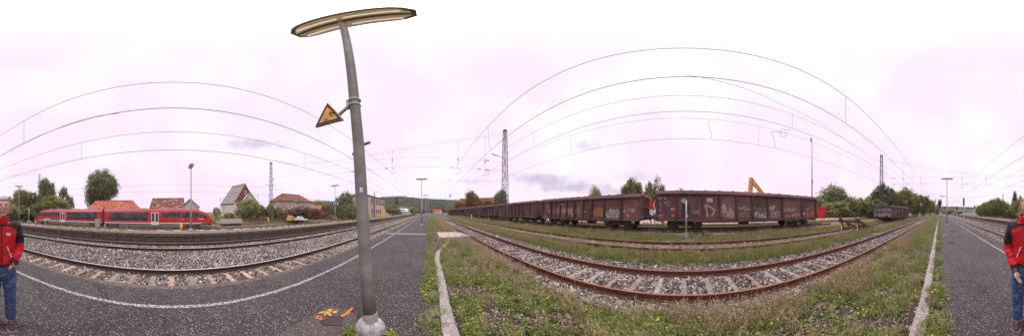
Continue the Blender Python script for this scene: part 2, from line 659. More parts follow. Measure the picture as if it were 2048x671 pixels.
M['tile_old'] = mat('old_tiles', (.06, .03, .022), (.20, .07, .045), 2.0, .9, c3=(.42, .22, .17), lo=.42, hi=.60)
M['tile_orange'] = mat('orange_tiles', (.38, .16, .09), (.27, .10, .06), 2, .9)
M['orange_wall'] = mat('orange_wall', (.50, .20, .09), (.42, .16, .075), .4, .9)
M['batten'] = mat('batten', (.56, .49, .46), (.30, .25, .23), 1.2, .9)
M['felt'] = mat('roof_felt', (.085, .055, .055), (.05, .038, .036), 2, .9)
M['turq'] = mat('turquoise_sheet', (.30, .62, .62), (.65, .76, .75), 3, .7)
M['wood'] = mat('brown_timber', (.16, .09, .055), (.1, .06, .04), 3, .9)
M['carpaint'] = mat('car_silver', (.55, .55, .56), (.5, .5, .51), 2, .35, spec=.5, bstr=0)
M['blue'] = mat('sign_blue', (.03, .06, .22), (.03, .05, .18), 3, .5)
M['orangepaint'] = mat('spray_orange', (.78, .20, .05), (.16, .07, .05), 55, .8, coord='World', lo=.46, hi=.60)
M['yellowpaint'] = mat('spray_yellow', (.84, .42, .05), (.20, .10, .05), 55, .8, coord='World', lo=.46, hi=.60)
M['redpaint'] = mat('spray_red', (.75, .07, .06), (.5, .06, .05), 20, .8, coord='World')
M['patch'] = mat('patched_asphalt', (.10, .078, .068), (.055, .045, .043), 30, .9, c3=(.19, .16, .14), coord='World')
M['iron'] = mat('cast_iron', (.04, .03, .03), (.07, .05, .045), 12, .7)
M['signyellow'] = mat('warning_yellow', (.78, .42, .07), (.70, .36, .06), 4, .5, bstr=.02)
M['signmauve'] = mat('faded_sticker', (.48, .30, .38), (.6, .42, .4), 40, .7)
M['plank_grey'] = mat('weathered_plank', (.34, .31, .31), (.10, .085, .085), 3, .9, rnd=.65)
M['jred'] = mat('jacket_red', (.60, .015, .025), (.47, .012, .02), 5, .7, bstr=.3)
M['jblack'] = mat('jacket_black', (.035, .035, .04), (.022, .022, .026), 9, .8, bstr=.3)
M['jeans'] = mat('blue_denim', (.07, .125, .23), (.035, .065, .14), 9, .9, c3=(.13, .20, .32), bstr=.3)
M['skin'] = mat('skin', (.62, .40, .31), (.50, .29, .22), 22, .6, bstr=.1)
M['hair'] = mat('grey_hair', (.42, .40, .38), (.25, .235, .225), 30, .8)
M['shoe'] = mat('shoe_dark', (.03, .03, .035), (.06, .03, .035), 20, .7)
M['shoered'] = mat('shoe_red', (.42, .06, .065), (.55, .35, .34), 20, .7)
M['white'] = mat('plain_white', (.75, .75, .75), (.66, .66, .66), 6, .7, bstr=.02)
M['hillgrass'] = mat('hill_ground', (.05, .07, .03), (.08, .09, .04), .02, .95)
M['brownstone'] = mat('loose_stones', (.20, .18, .17), (.46, .43, .42), 14, .9, coord='World')

m, nt = newmat('window_glass')
t = nt.nodes.new('ShaderNodeTexCoord')
n_ = noise(nt, t.outputs['Object'], .9, 4)
finish(nt, ramp(nt, n_, [(.35, (.025, .030, .036)), (.65, (.10, .11, .12))]), .12, 0, None, spec=.6)
M['glass'] = m

m, nt = newmat('luminaire_cover')
t = nt.nodes.new('ShaderNodeTexCoord')
n_ = noise(nt, t.outputs['Object'], 5, 6, .7)
bs = finish(nt, ramp(nt, n_, [(.3, (.16, .10, .06)), (.5, (.44, .31, .18)), (.7, (.70, .54, .36))]), .35, 0, n_, .2, spec=.5)
bs.inputs['Emission Color'].default_value = (1, .70, .40, 1)
bs.inputs['Emission Strength'].default_value = .16
M['cover'] = m
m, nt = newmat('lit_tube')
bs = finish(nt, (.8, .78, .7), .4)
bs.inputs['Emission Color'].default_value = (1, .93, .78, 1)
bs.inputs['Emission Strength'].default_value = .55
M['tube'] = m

# stones and plants vary from instance to instance
m, nt = newmat('ballast_stone')
oi = nt.nodes.new('ShaderNodeObjectInfo')
cc = ramp(nt, oi.outputs['Random'], [(0, (.045, .038, .035)), (.3, (.14, .12, .11)), (.6, (.27, .24, .22)), (.85, (.46, .43, .41)), (1, (.74, .71, .69))])
pp_ = nt.nodes.new('ShaderNodeNewGeometry').outputs['Position']
cc = mixc(nt, 1.0, cc, ramp(nt, noise(nt, pp_, .8, 5), [(.32, (.58, .50, .43)), (.5, (.86, .81, .77)), (.7, (1.08, 1.06, 1.04))]), 'MULTIPLY')
finish(nt, cc, .85)
M['stonei'] = m
m, nt = newmat('ballast_stone_brown')
oi = nt.nodes.new('ShaderNodeObjectInfo')
cc = ramp(nt, oi.outputs['Random'], [(0, (.06, .045, .038)), (.35, (.17, .125, .10)), (.7, (.30, .235, .195)), (1, (.5, .43, .39))])
finish(nt, cc, .9)
M['stoneb'] = m
M['blade'] = leafmat('grass_blade', [(0, (.08, .11, .025)), (.4, (.16, .21, .045)), (.7, (.27, .30, .08)), (1, (.42, .38, .17))])
M['leafy'] = leafmat('weed_leaf', [(0, (.085, .12, .03)), (.5, (.19, .25, .055)), (1, (.38, .40, .13))])
M['dry'] = leafmat('dry_stalk', [(0, (.16, .11, .06)), (.5, (.34, .25, .14)), (1, (.55, .46, .30))], .8, .1)
M['petal'] = mat('yellow_petal', (.8, .62, .03), (.7, .5, .02), 10, .6)
M['leaf_dark'] = leafmat('leaf_dark', [(0, (.035, .045, .02)), (.3, (.10, .12, .045)), (.7, (.25, .27, .11)), (1, (.50, .50, .30))])
M['leaf_mid'] = leafmat('leaf_mid', [(0, (.05, .06, .022)), (.3, (.15, .175, .05)), (.7, (.33, .34, .12)), (1, (.56, .54, .30))])
M['leaf_yellow'] = leafmat('leaf_yellow', [(0, (.08, .075, .02)), (.4, (.22, .20, .05)), (.8, (.40, .34, .10)), (1, (.58, .5, .2))])
M['leaf_autumn'] = leafmat('leaf_autumn', [(0, (.09, .06, .02)), (.4, (.20, .13, .035)), (.7, (.30, .16, .04)), (1, (.17, .17, .05))])
M['forest'] = leafmat('forest_leaf', [(0, (.05, .07, .035)), (.5, (.085, .115, .055)), (1, (.15, .175, .085))], .9, 0)


# ---------------------------------------------------------------- terrain
PROF = [(-1300, 3), (-300, 1.5), (-80, .2), (-38, -.25), (-35, -.6), (-33.5, -1.42), (-26.5, -1.5), (-23, -1.35), (-17, -.95), (-15.2, -.55), (-11.4, -.62), (-3.3, -.62),
        (-3.0, -.6), (-.3, -.6), (-.12, -.06), (.6, -.05), (1.8, -.06), (2.35, -.2), (2.7, -.37), (5.3, -.37), (5.75, -.22), (6.2, -.13), (9.2, -.13),
        (9.8, -.04), (11.0, -.02), (12, .03), (16.4, .05), (19, .1), (60, .4), (300, 1.5), (1300, 3)]


def zg(x, y=0):
    for (a, za), (b, zb) in zip(PROF, PROF[1:]):
        if a <= x <= b:
            return za + (zb - za) * (x - a) / (b - a)
    return 4.0


xs = []
for (a, za), (b, zb) in zip(PROF, PROF[1:]):
    n = max(1, min(12, int((b - a) / 1.5)))
    xs += [a + (b - a) * i / n for i in range(n)]
xs.append(PROF[-1][0])
ys = [-1300, -900, -600, -300] + list(np.linspace(-150, 150, 61)) + [300, 600, 900, 1300]
mb = MB()
mb.v = [(x, y, zg(x) + (random.uniform(-.02, .02) if (x > .2 or x < -18) and abs(x) < 60 else 0)) for y in ys for x in xs]
nx = len(xs)
mb.f = [(j * nx + i, j * nx + i + 1, (j + 1) * nx + i + 1, (j + 1) * nx + i) for j in range(len(ys) - 1) for i in range(nx - 1)]
mb.m = [0] * len(mb.f)
tag(mb.build('ground', M['meadow']), 'flat grassy railway land on both sides of the tracks', kind='structure')


def sheet(name, mat_, x0, x1, y0, y1, dz, label=None, n=6, jag=0.0):
    xs = [x0 + (x1 - x0) * i / n for i in range(n + 1)]
    ys = list(np.arange(y0, y1 + .01, 2.0 if jag else 10.0))
    b = MB()
    for y in ys:
        for i, x in enumerate(xs):
            xx = x + (random.uniform(-jag, jag) if jag and i in (0, n) else 0)
            b.v.append((xx, y, zg(xx) + dz))
    k = n + 1
    b.f = [(j * k + i, j * k + i + 1, (j + 1) * k + i + 1, (j + 1) * k + i) for j in range(len(ys) - 1) for i in range(n)]
    b.m = [0] * len(b.f)
    return tag(b.build(name, mat_), label, kind='structure')


sheet('ballast_bed', M['ballast'], -11.18, -3.3, -400, 400, .045, 'grey stone ballast under the two left tracks', 10)
sheet('ballast_bed', M['ballast'], 2.45, 5.55, -400, 400, .05, 'grey stone ballast under the rusty nearest right track', 8, .12)
sheet('ballast_bed', M['ballast_brown'], 6.75, 8.55, -14, 300, .045, 'brown dusty ballast under the overgrown second right track', 4, .15)
sheet('ballast_bed', M['ballast_brown'], 11.7, 15.3, -300, 300, .045, 'brown dusty ballast under the freight wagons', 6, .2)
sheet('ballast_bed', M['ballast_brown'], -33.2, -28.8, -200, 60, .06, 'brown ballast under the red train', 4, .2)
sheet('soil_strip', M['soil'], -.10, 2.55, -120, 120, .012, 'dark weedy soil between the asphalt platform and the right track', 8, .05)
sheet('soil_strip', M['soil_brown'], 9.2, 11.75, -60, 60, .012, 'weedy soil between the second right track and the wagons', 5, .2)

def weed_spots(name, spots, label):
    P, S, Rr, I = [], [], [], []
    for x, y, z, r, n in spots:
        for _ in range(n):
            P.append((x + random.gauss(0, r), y + random.gauss(0, r), z))
            q = random.uniform(.6, 1.1)
            S.append((q, q, q))
            Rr.append((0, 0, random.uniform(0, 6.28)))
            I.append(random.choice([5, 6, 7, 8, 9, 0, 1]))
    scatter(name, P, WEEDS, S, Rr, I, label)



# hills
def hill(name, az0, az1, dist, tops, label, depth=300, mat_='hillgrass'):
    """ridge seen between two photo columns; tops = list of photo rows"""
    b = MB()
    n = 60
    rings = []
    for i in range(n + 1):
        t = i / n
        px = az0 + (az1 - az0) * t
        k = t * (len(tops) - 1)
        i0 = min(int(k), len(tops) - 2)
        row = tops[i0] + (tops[i0 + 1] - tops[i0]) * (k - i0)
        h = dist * math.tan((HZ - row) * K)
        ring = []
        for j in range(9):
            u = j / 8
            s = dist - depth * .6 + depth * 1.4 * u
            z = h * math.sin(math.pi * min(1, u * 1.15)) ** .8 if u < .87 else 0
            p = polar(px, s)
            ring.append((p.x, p.y, z + 1.0))
        rings.append(ring)
    b.loft(rings, 0, cap=False, close=False)
    o = tag(b.build(name, M[mat_], smooth=True), label, kind='structure')
    return o, rings


hills = []
hills.append(hill('hill', 700, 1010, 620, [409, 404, 399, 398, 402, 404, 405, 408, 412, 416], 'long wooded hill beyond the station straight ahead'))
hills.append(hill('hill', 560, 720, 700, [414, 407, 406, 408, 412], 'low blue green hill behind the stone building'))
hills.append(hill('hill', 1820, 2010, 900, [420, 416, 415, 416, 417, 416, 419], 'low hazy hill with a town at the far end of the platform'))

# ---------------------------------------------------------------- scatter through geometry nodes
def scatter(name, pts, protos, scl, rots, idx, label, parent=None):
    me = bpy.data.meshes.new(name)
    me.vertices.add(len(pts))
    me.vertices.foreach_set('co', np.asarray(pts, dtype=np.float32).ravel())
    a = me.attributes.new('scl', 'FLOAT_VECTOR', 'POINT')
    a.data.foreach_set('vector', np.asarray(scl, dtype=np.float32).ravel())
    a = me.attributes.new('rotv', 'FLOAT_VECTOR', 'POINT')
    a.data.foreach_set('vector', np.asarray(rots, dtype=np.float32).ravel())
    a = me.attributes.new('pick', 'INT', 'POINT')
    a.data.foreach_set('value', np.asarray(idx, dtype=np.int32))
    o = bpy.data.objects.new(name, me)
    C.objects.link(o)
    col = bpy.data.collections.new(name + '_kinds')
    for i, pm in enumerate(protos):
        col.objects.link(bpy.data.objects.new('%s_kind_%02d' % (name, i), pm))
    ng = bpy.data.node_groups.new(name, 'GeometryNodeTree')
    ng.interface.new_socket('Geometry', in_out='INPUT', socket_type='NodeSocketGeometry')
    ng.interface.new_socket('Geometry', in_out='OUTPUT', socket_type='NodeSocketGeometry')
    gi, go = ng.nodes.new('NodeGroupInput'), ng.nodes.new('NodeGroupOutput')
    ip = ng.nodes.new('GeometryNodeInstanceOnPoints')
    ci = ng.nodes.new('GeometryNodeCollectionInfo')
    ci.inputs[0].default_value = col
    ci.inputs[1].default_value = True
    ci.inputs[2].default_value = True

    def attr(nm, tp):
        n = ng.nodes.new('GeometryNodeInputNamedAttribute')
        n.data_type = tp
        n.inputs[0].default_value = nm
        return n.outputs[0]
    ng.links.new(gi.outputs[0], ip.inputs['Points'])
    ng.links.new(ci.outputs[0], ip.inputs['Instance'])
    ip.inputs['Pick Instance'].default_value = True
    ng.links.new(attr('pick', 'INT'), ip.inputs['Instance Index'])
    er = ng.nodes.new('FunctionNodeEulerToRotation')
    ng.links.new(attr('rotv', 'FLOAT_VECTOR'), er.inputs[0])
    ng.links.new(er.outputs[0], ip.inputs['Rotation'])
    ng.links.new(attr('scl', 'FLOAT_VECTOR'), ip.inputs['Scale'])
    ng.links.new(ip.outputs[0], go.inputs[0])
    md = o.modifiers.new('scatter', 'NODES')
    md.node_group = ng
    return tag(o, label, kind='stuff')


def stone_proto(seed, mt):
    r = random.Random(seed)
    bm = bmesh.new()
    bmesh.ops.create_icosphere(bm, subdivisions=1, radius=1)
    for v in bm.verts:
        v.co *= r.uniform(.62, 1.15)
        v.co.z *= .75
    me = bpy.data.meshes.new('stone')
    bm.to_mesh(me)
    bm.free()
    me.materials.append(mt)
    return me


def zgv(x):
    return np.interp(x, [p[0] for p in PROF], [p[1] for p in PROF])


def fallpts(x0, x1, ymax, n, near, pw=1.0):
    """random points, thinner with distance from the eye"""
    m_ = n * 6
    x = RNG.uniform(x0, x1, m_)
    y = RNG.uniform(-ymax, ymax, m_)
    d = np.hypot(x, y)
    k = RNG.uniform(0, 1, m_) < np.minimum(1, (near / np.maximum(d, .1)) ** pw)
    x, y = x[k][:n], y[k][:n]
    return x, y, np.hypot(x, y)


def stones(name, x0, x1, ymax, n, near, size, mt, label, dz=.05, lift=.0, excl=None):
    x, y, d = fallpts(x0, x1, ymax, n, near)
    for xr in (-5.43, -3.93, -10.42, -8.92, 3.17, 4.67, 6.9, 8.4):
        k = np.abs(x - xr) > .13
        x, y, d = x[k], y[k], d[k]
    if excl is not None:
        k = ~excl(x, y)
        x, y, d = x[k], y[k], d[k]
    z = zgv(x) + dz + RNG.uniform(-.015, .015 + lift, len(x))
    s = size * (.55 + RNG.gamma(2.2, .24, len(x)).clip(0, 1.4)) * (1 + np.minimum(d, 40) / 45)
    scl = np.stack([s * RNG.uniform(.8, 1.3, len(x)), s, s * RNG.uniform(.7, 1.1, len(x))], 1)
    rots = RNG.uniform(0, 6.28, (len(x), 3))
    scatter(name, np.stack([x, y, z], 1), [stone_proto(i + 3, mt) for i in range(8)], scl, rots, RNG.integers(0, 8, len(x)), label)


def on_sleepers(x0, x1, half=.095, pitch=.6):
    def f(x, y):
        r = np.abs((y + pitch / 2) % pitch - pitch / 2)
        return (x > x0) & (x < x1) & (r < half)
    return f


stones('ballast_stones', -11.1, -3.35, 34, 120000, 7.5, .027, M['stonei'], 'loose grey ballast stones around the left tracks', .055, .02, on_sleepers(-5.95, -3.4))
stones('ballast_stones', 2.5, 5.5, 26, 48000, 5, .026, M['stonei'], 'loose grey ballast stones around the nearest right track', .06, .02, on_sleepers(2.63, 5.22, .075))
stones('ballast_stones', 6.7, 8.6, 26, 9000, 9, .026, M['stoneb'], 'brown ballast stones in the overgrown second right track', .05)
stones('brown_ballast_stones', -5.3, -3.35, 60, 9000, 9, .024, M['stoneb'], 'brown dusty stones along the near edge of the left track', .065, .01, on_sleepers(-5.95, -3.4))
stones('verge_pebbles', .0, 2.6, 30, 9000, 2.6, .011, M['stonei'], 'pale pebbles strewn over the dark verge soil', .02)
stones('gravel_heap', .9, 2.6, 13, 1600, 30, .02, M['stonei'], 'pale gravel spilled around the concrete cover', .03, .01, lambda x, y: (y < 7.5) | (np.hypot(x - 1.8, (y - 9.8) / 1.6) > .95))

# ---------------------------------------------------------------- weeds
def blade(b, p, ang, h, w, lean, mt=0):
    dx, dy = math.cos(ang), math.sin(ang)
    px, py = -dy * w / 2, dx * w / 2
    x, y, z = p
    m1 = (x + dx * lean * .35, y + dy * lean * .35, z + h * .6)
    tp = (x + dx * lean, y + dy * lean, z + h)
    b.poly([(x - px, y - py, z), (x + px, y + py, z), (m1[0] + px * .8, m1[1] + py * .8, m1[2]), (m1[0] - px * .8, m1[1] - py * .8, m1[2])], mt)
    b.poly([(m1[0] - px * .8, m1[1] - py * .8, m1[2]), (m1[0] + px * .8, m1[1] + py * .8, m1[2]), tp], mt)


def grass_proto(seed):
    r = random.Random(seed)
    b = MB()
    for i in range(16):
        blade(b, (r.gauss(0, .035), r.gauss(0, .035), 0), r.uniform(0, 6.28), r.uniform(.05, .15), r.uniform(.005, .01), r.uniform(.02, .09))
    return b.mesh('grass_tuft', M['blade'])


def weed_proto(seed):
    r = random.Random(seed)
    b = MB()
    for i in range(15):
        a = r.uniform(0, 6.28)
        l = r.uniform(.03, .11)
        h = r.uniform(.01, .06)
        w = l * r.uniform(.28, .5)
        dx, dy = math.cos(a), math.sin(a)
        c = (dx * l * .55, dy * l * .55, h)
        b.poly([(0, 0, .005), (c[0] - dy * w / 2, c[1] + dx * w / 2, h), (dx * l, dy * l, h * .7), (c[0] + dy * w / 2, c[1] - dx * w / 2, h)], 0)
    for i in range(7):
        z = r.uniform(.04, .12)
        a = r.uniform(0, 6.28)
        l = r.uniform(.02, .045)
        x0, y0 = r.gauss(0, .025), r.gauss(0, .025)
        dx, dy = math.cos(a), math.sin(a)
        b.poly([(x0, y0, z), (x0 + dx * l / 2 - dy * l * .3, y0 + dy * l / 2 + dx * l * .3, z + .01), (x0 + dx * l, y0 + dy * l, z), (x0 + dx * l / 2 + dy * l * .3, y0 + dy * l / 2 - dx * l * .3, z - .01)], 0)
    return b.mesh('weed', M['leafy'])


def dry_proto(seed):
    r = random.Random(seed)
    b = MB()
    for i in range(9):
        a = r.uniform(0, 6.28)
        h = r.uniform(.14, .42)
        x, y = r.gauss(0, .04), r.gauss(0, .04)
        le = r.uniform(.02, .13)
        blade(b, (x, y, 0), a, h, .0045, le)
        for k in range(3):
            t = r.uniform(.6, 1)
            blade(b, (x + math.cos(a) * le * t * .8, y + math.sin(a) * le * t * .8, h * t * .95), r.uniform(0, 6.28), .02, .012, .02)
    for i in range(4):
        blade(b, (r.gauss(0, .04), r.gauss(0, .04), 0), r.uniform(0, 6.28), r.uniform(.04, .12), .008, .06)
    return b.mesh('dry_tuft', M['dry'])


def flower_proto(seed):
    r = random.Random(seed)
    b = MB()
    for q in range(3):
        x, y, h = r.gauss(0, .03), r.gauss(0, .03), r.uniform(.1, .2)
        blade(b, (x, y, 0), r.uniform(0, 6), h, .006, .01)
        b.poly([(x + .014 * math.cos(t * 1.047), y + .014 * math.sin(t * 1.047), h) for t in range(6)], 1)
    return b.mesh('flower', [M['leafy'], M['petal']])


WEEDS = [grass_proto(i) for i in range(5)] + [weed_proto(i) for i in range(5)] + [dry_proto(i) for i in range(4)] + [flower_proto(9)]


def vnoise(x, y, s, seed):
    r = np.random.default_rng(seed)
    g = r.uniform(0, 1, (256, 256))
    u, v = (x / s) % 255, (y / s) % 255
    i, j = u.astype(int), v.astype(int)
    fu, fv = u - i, v - j
    fu, fv = fu * fu * (3 - 2 * fu), fv * fv * (3 - 2 * fv)
    return (g[i, j] * (1 - fu) + g[i + 1, j] * fu) * (1 - fv) + (g[i, j + 1] * (1 - fu) + g[i + 1, j + 1] * fu) * fv


def weeds(name, x0, x1, ymax, n, near, mix, dens, label, size=1.0, dz=0.0, pw=1.0):
    """mix = shares of grass, leafy, dry, flower; dens(x, y) -> keep probability"""
    x, y, d = fallpts(x0, x1, ymax, n, near, pw)
    k = RNG.uniform(0, 1, len(x)) < dens(x, y)
    x, y, d = x[k], y[k], d[k]
    kind = RNG.choice(4, len(x), p=np.array(mix) / sum(mix))
    idx = np.where(kind == 0, RNG.integers(0, 5, len(x)), np.where(kind == 1, 5 + RNG.integers(0, 5, len(x)), np.where(kind == 2, 10 + RNG.integers(0, 4, len(x)), 14)))
    s = size * RNG.uniform(.6, 1.3, len(x)) * (1 + np.minimum(d, 60) / 50)
    z = zgv(x) + dz
    rots = np.stack([RNG.normal(0, .1, len(x)), RNG.normal(0, .1, len(x)), RNG.uniform(0, 6.28, len(x))], 1)
    scatter(name, np.stack([x, y, z], 1), WEEDS, np.stack([s, s, s], 1), rots, idx, label)


def clump(s, seed, lo, hi, base=0.0):
    return lambda x, y: np.clip((vnoise(x + 50, y + 80, s, seed) * .6 + vnoise(x + 90, y + 20, s * .35, seed + 1) * .4 - lo) / (hi - lo), base, 1)


weeds('edge_weeds', -.14, .24, 40, 5200, 2.5, (3, 6, .3, .1), clump(.55, 3, .34, .52, .04), 'fringe of green weeds along the edge of the asphalt', .8, .01)
def slabfree(f):
    return lambda x, y: f(x, y) * ~((x > .7) & (x < 2.5) & (y > 9.8) & (y < 13.4))
weeds('verge_weeds', .42, 2.6, 45, 20000, 3.2, (4, 8, 1.6, .12), slabfree(clump(.5, 11, .41, .58, .10)), 'patchy low weeds and yellow flowers on the dark verge', .85, .01)
weeds('tall_dry_grass', 1.35, 2.75, 40, 5200, 4.5, (1.5, .8, 6, .08), slabfree(clump(1.0, 21, .42, .56, .04)), 'tall dry grass along the ballast of the nearest right track', .9, .01)
weeds('track_grass', 5.5, 6.72, 45, 13000, 9, (6, 3, 1.2, .12), clump(1.2, 31, .22, .42, .25), 'grass strip between the first and second right tracks', .95, .01)
weeds('track_grass', 7.08, 8.22, 45, 1300, 9, (4, 2, 3, .1), clump(1.1, 33, .45, .7, .05), 'sparse grass between the rails of the second right track', .75, .03)
weeds('wagon_grass', 8.7, 11.1, 60, 20000, 12, (7, 3, .8, .1), clump(1.6, 41, .24, .46, .2), 'grass strip in front of the freight wagons', 1.05, .01)
weeds('ramp_grass', 15.3, 16.9, 60, 2500, 16, (6, 2, 2, .1), clump(1.6, 47, .3, .5, .2), 'grass between the wagons and the loading ramp', 1.3, .01)
weeds('meadow_grass', -27.5, -15.2, 60, 8000, 20, (5, 2, 3, .05), clump(2.2, 51, .46, .66, .02), 'rough grass between the middle platform and the red train', 1.5, .01, .6)
weeds('meadow_grass', -60, -33.6, 70, 9000, 40, (6, 2, 2, 0), clump(3, 57, .35, .6, .1), 'rough grass beyond the red train', 2.0, 0, .6)
weeds('meadow_grass', 19, 60, 90, 9000, 30, (6, 3, 1, 0), clump(3, 61, .3, .5, .2), 'rough grass beyond the loading ramp', 2.2, 0, .6)
weeds('platform_grass', -14.7, -11.6, 45, 1800, 14, (5, 2, 2, .1), clump(1.3, 71, .48, .68, .03), 'thin grass growing on the middle platform', .8, .62)

weed_spots('foot_weeds', [(-.83, 1.60, 0, .035, 12), (-.79, 1.53, 0, .03, 8), (-.38, 1.62, 0, .03, 6), (-.55, -8.5, 0, .12, 14), (-.9, -14, 0, .12, 8)], 'small green weeds sprouting at the lamp foot and from the asphalt')

# ---------------------------------------------------------------- platforms
pl = tag(MB().prism([(-3.19, 0), (-.04, 0), (-.04, -.5), (-3.19, -.5)], -62, 90).build('platform', M['asphalt']), 'dark asphalt island platform with white line', kind='structure')
b = MB()
for i in range(76):
    y0 = -62 + i * 2
    b.box((-3.28, y0 + 1, -.17), (.17, 1.985, .34 + random.uniform(-.006, .006)))
tag(b.build('platform_edge', M['conc_dark'], bevel=.01), 'brown weathered kerb along the asphalt platform', kind='structure')
b = MB()
b.v = []
yy = -60
while yy < 88:
    for dx in (-.042, .042):
        b.v.append((-2.48 + dx + random.uniform(-.008, .008), yy, .004))
    yy += .1
b.f = [(2 * i, 2 * i + 1, 2 * i + 3, 2 * i + 2) for i in range(len(b.v) // 2 - 1)]
b.m = [0] * len(b.f)
tag(b.build('platform_line_marking', M['white_paint']), 'worn white safety line along the asphalt', kind='structure')
# pale concrete strip across the asphalt
b = MB()
b.poly([(-3.15, 11.95, .004), (-.06, 11.75, .004), (-.06, 12.2, .004), (-3.15, 12.45, .004)])
tag(b.build('platform_strip', M['conc']), 'pale concrete strip across the asphalt platform', kind='structure')

# middle platform : earth filled between concrete walls
mp = thing('middle_platform', 'low earth and grass topped platform between the tracks and the red train', 'platform', (0, 0, 0))
MB().box((-13.1, 0, -.3), (3.36, 300, .6)).build('platform_fill', M['dirt_platform'], mp)
pan = MB()
pan.box((0, 0, -.16), (.06, .975, .56))
pan.box((.05, -.44, -.16), (.06, .07, .56))
pan.box((.05, .44, -.16), (.06, .07, .56))
pan.box((.05, 0, -.04), (.07, .975, .07))
wall_me = pan.mesh('wall_panel', M['conc_wall_shaded'])
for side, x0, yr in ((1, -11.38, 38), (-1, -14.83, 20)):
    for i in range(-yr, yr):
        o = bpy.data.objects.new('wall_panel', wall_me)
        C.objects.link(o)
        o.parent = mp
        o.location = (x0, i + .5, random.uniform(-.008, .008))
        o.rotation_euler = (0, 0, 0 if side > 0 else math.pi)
b = MB()
for s0, s1 in ((-150, -38), (38, 150)):
    b.box((-11.38, (s0 + s1) / 2, -.16), (.08, abs(s1 - s0), .56))
    for i in range(s0, s1):
        b.box((-11.32, i, -.16), (.06, .07, .56))
    b.box((-14.83, (s0 + s1) / 2, -.16), (.08, abs(s1 - s0), .56))
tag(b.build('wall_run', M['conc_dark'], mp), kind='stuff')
b = MB()
cap = MB()
for i in range(-140, 140):
    cap.box((-11.42, i + .5, .03 + random.uniform(-.008, .008)), (.22, .985, .07))
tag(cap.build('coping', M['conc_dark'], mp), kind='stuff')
for xl, w in ((-11.95, .24), (-14.45, .26)):
    y = -60
    while y < 75:
        ln = random.uniform(.3, .75)
        if random.random() < .8:
            b.box((xl, y + ln / 2, .004), (w, ln, .012))
        y += ln + random.uniform(.3, .8)
tag(b.build('edge_marking', M['white'], mp), kind='stuff')

# loading ramp on the right
rp = thing('loading_ramp', 'long low concrete loading ramp behind the freight wagons', 'ramp')
b = MB()
b.box((22.0, -12, .15), (9.8, 130, .52))
b.build('ramp_deck', M['conc_pink'], rp)
b = MB()
b.box((17.0, -12, .09), (.2, 130, .5))
b.build('ramp_wall', M['conc'], rp)

# ---------------------------------------------------------------- tracks
def rail_prof(x, zt):
    return [(x - .036, zt), (x + .036, zt), (x + .036, zt - .035), (x + .011, zt - .045), (x + .011, zt - .13), (x + .07, zt - .15), (x + .07, zt - .165),
            (x - .07, zt - .165), (x - .07, zt - .15), (x - .011, zt - .13), (x - .011, zt - .045), (x - .036, zt - .035)]


def sleeper_me(name, mt, w=.19, ln=2.5):
    b = MB()
    prof = [(-w / 2 - .02, -.2), (w / 2 + .02, -.2), (w / 2, -.02), (w / 2 - .02, 0), (-w / 2 + .02, 0), (-w / 2, -.02)]
    b.prism(prof, -ln / 2, ln / 2, 0, 'x')
    return b.mesh(name, mt)


def clip_me(mt):
    b = MB()
    for s in (-1, 1):
        b.box((s * .10, 0, .012), (.09, .13, .03))
        b.tube([(s * .10, 0, .02), (s * .10, 0, .06)], .018, 6)
    return b.mesh('rail_clip', mt)


def track(name, label, xc, zt, y0, y1, rmat, tmat, smat, sy, clipmat, curve=None, jitter=.01):
    t = thing(name, label, 'railway track', (xc, 0, 0))
    t['kind'] = 'structure'
    del t['category']
    for s in (-.7525, .7525):
        b = MB()
        b.prism(rail_prof(s, zt), y0, y1, 0)
        b.box((s, (y0 + y1) / 2, zt + .001), (.062, y1 - y0, .004), 1)
        b.build('rail', [rmat, tmat], t)
    me, cm = sleeper_me('sleeper', smat), clip_me(clipmat)
    n = int(sy / .6)
    for i in range(-n, n + 1):
        y = i * .6
        if not y0 < y < y1:
            continue
        o = bpy.data.objects.new('sleeper', me)
        C.objects.link(o)
        o.parent = t
        o.location = (random.uniform(-.02, .02), y + random.uniform(-.02, .02), zt - .17 + random.uniform(-.006, .004))
        o.rotation_euler = (0, 0, random.uniform(-jitter, jitter))
        if abs(y) < 12 and clipmat is not None:
            for s in (-.7525, .7525):
                c = bpy.data.objects.new('rail_clip', cm)
                C.objects.link(c)
                c.parent = t
                c.location = (s, o.location.y, zt - .165)
    return t


track('railway_track', 'polished railway track closest to the asphalt platform on the train side', -4.68, -.38, -400, 400, M['rail'], M['rail_top'], M['sleeper'], 42, M['wheel'])
track('railway_track', 'polished railway track against the wall of the middle platform', -9.67, -.38, -400, 400, M['rail'], M['rail_top'], M['sleeper_brown'], 30, None)
track('railway_track', 'rusty railway track closest to the weedy verge on the wagon side', 3.92, -.135, -400, 400, M['rail_rust'], M['rail_rust_top'], M['sleeper_brown'], 32, M['rail_rust'], jitter=.02)
track('railway_track', 'overgrown rusty siding that ends at the buffer stop', 7.65, .065, -12.2, 300, M['rail_rust'], M['rail_rust_top'], M['sleeper_brown'], 20, None)
track('railway_track', 'rusty siding on which the brown freight wagons stand', 13.45, .27, -16, 300, M['rail_rust'], M['rail_rust_top'], M['sleeper_brown'], 20, None)
track('railway_track', 'rusty siding under the lone brown wagon beyond the buffer stop', 9.3, .03, -200, -14.5, M['rail_rust'], M['rail_rust_top'], M['sleeper_brown'], 30, None)
track('railway_track', 'railway track on which the red passenger train stands', -31.4, -1.33, -200, 60, M['rail'], M['rail_rust_top'], M['sleeper_brown'], 20, None)

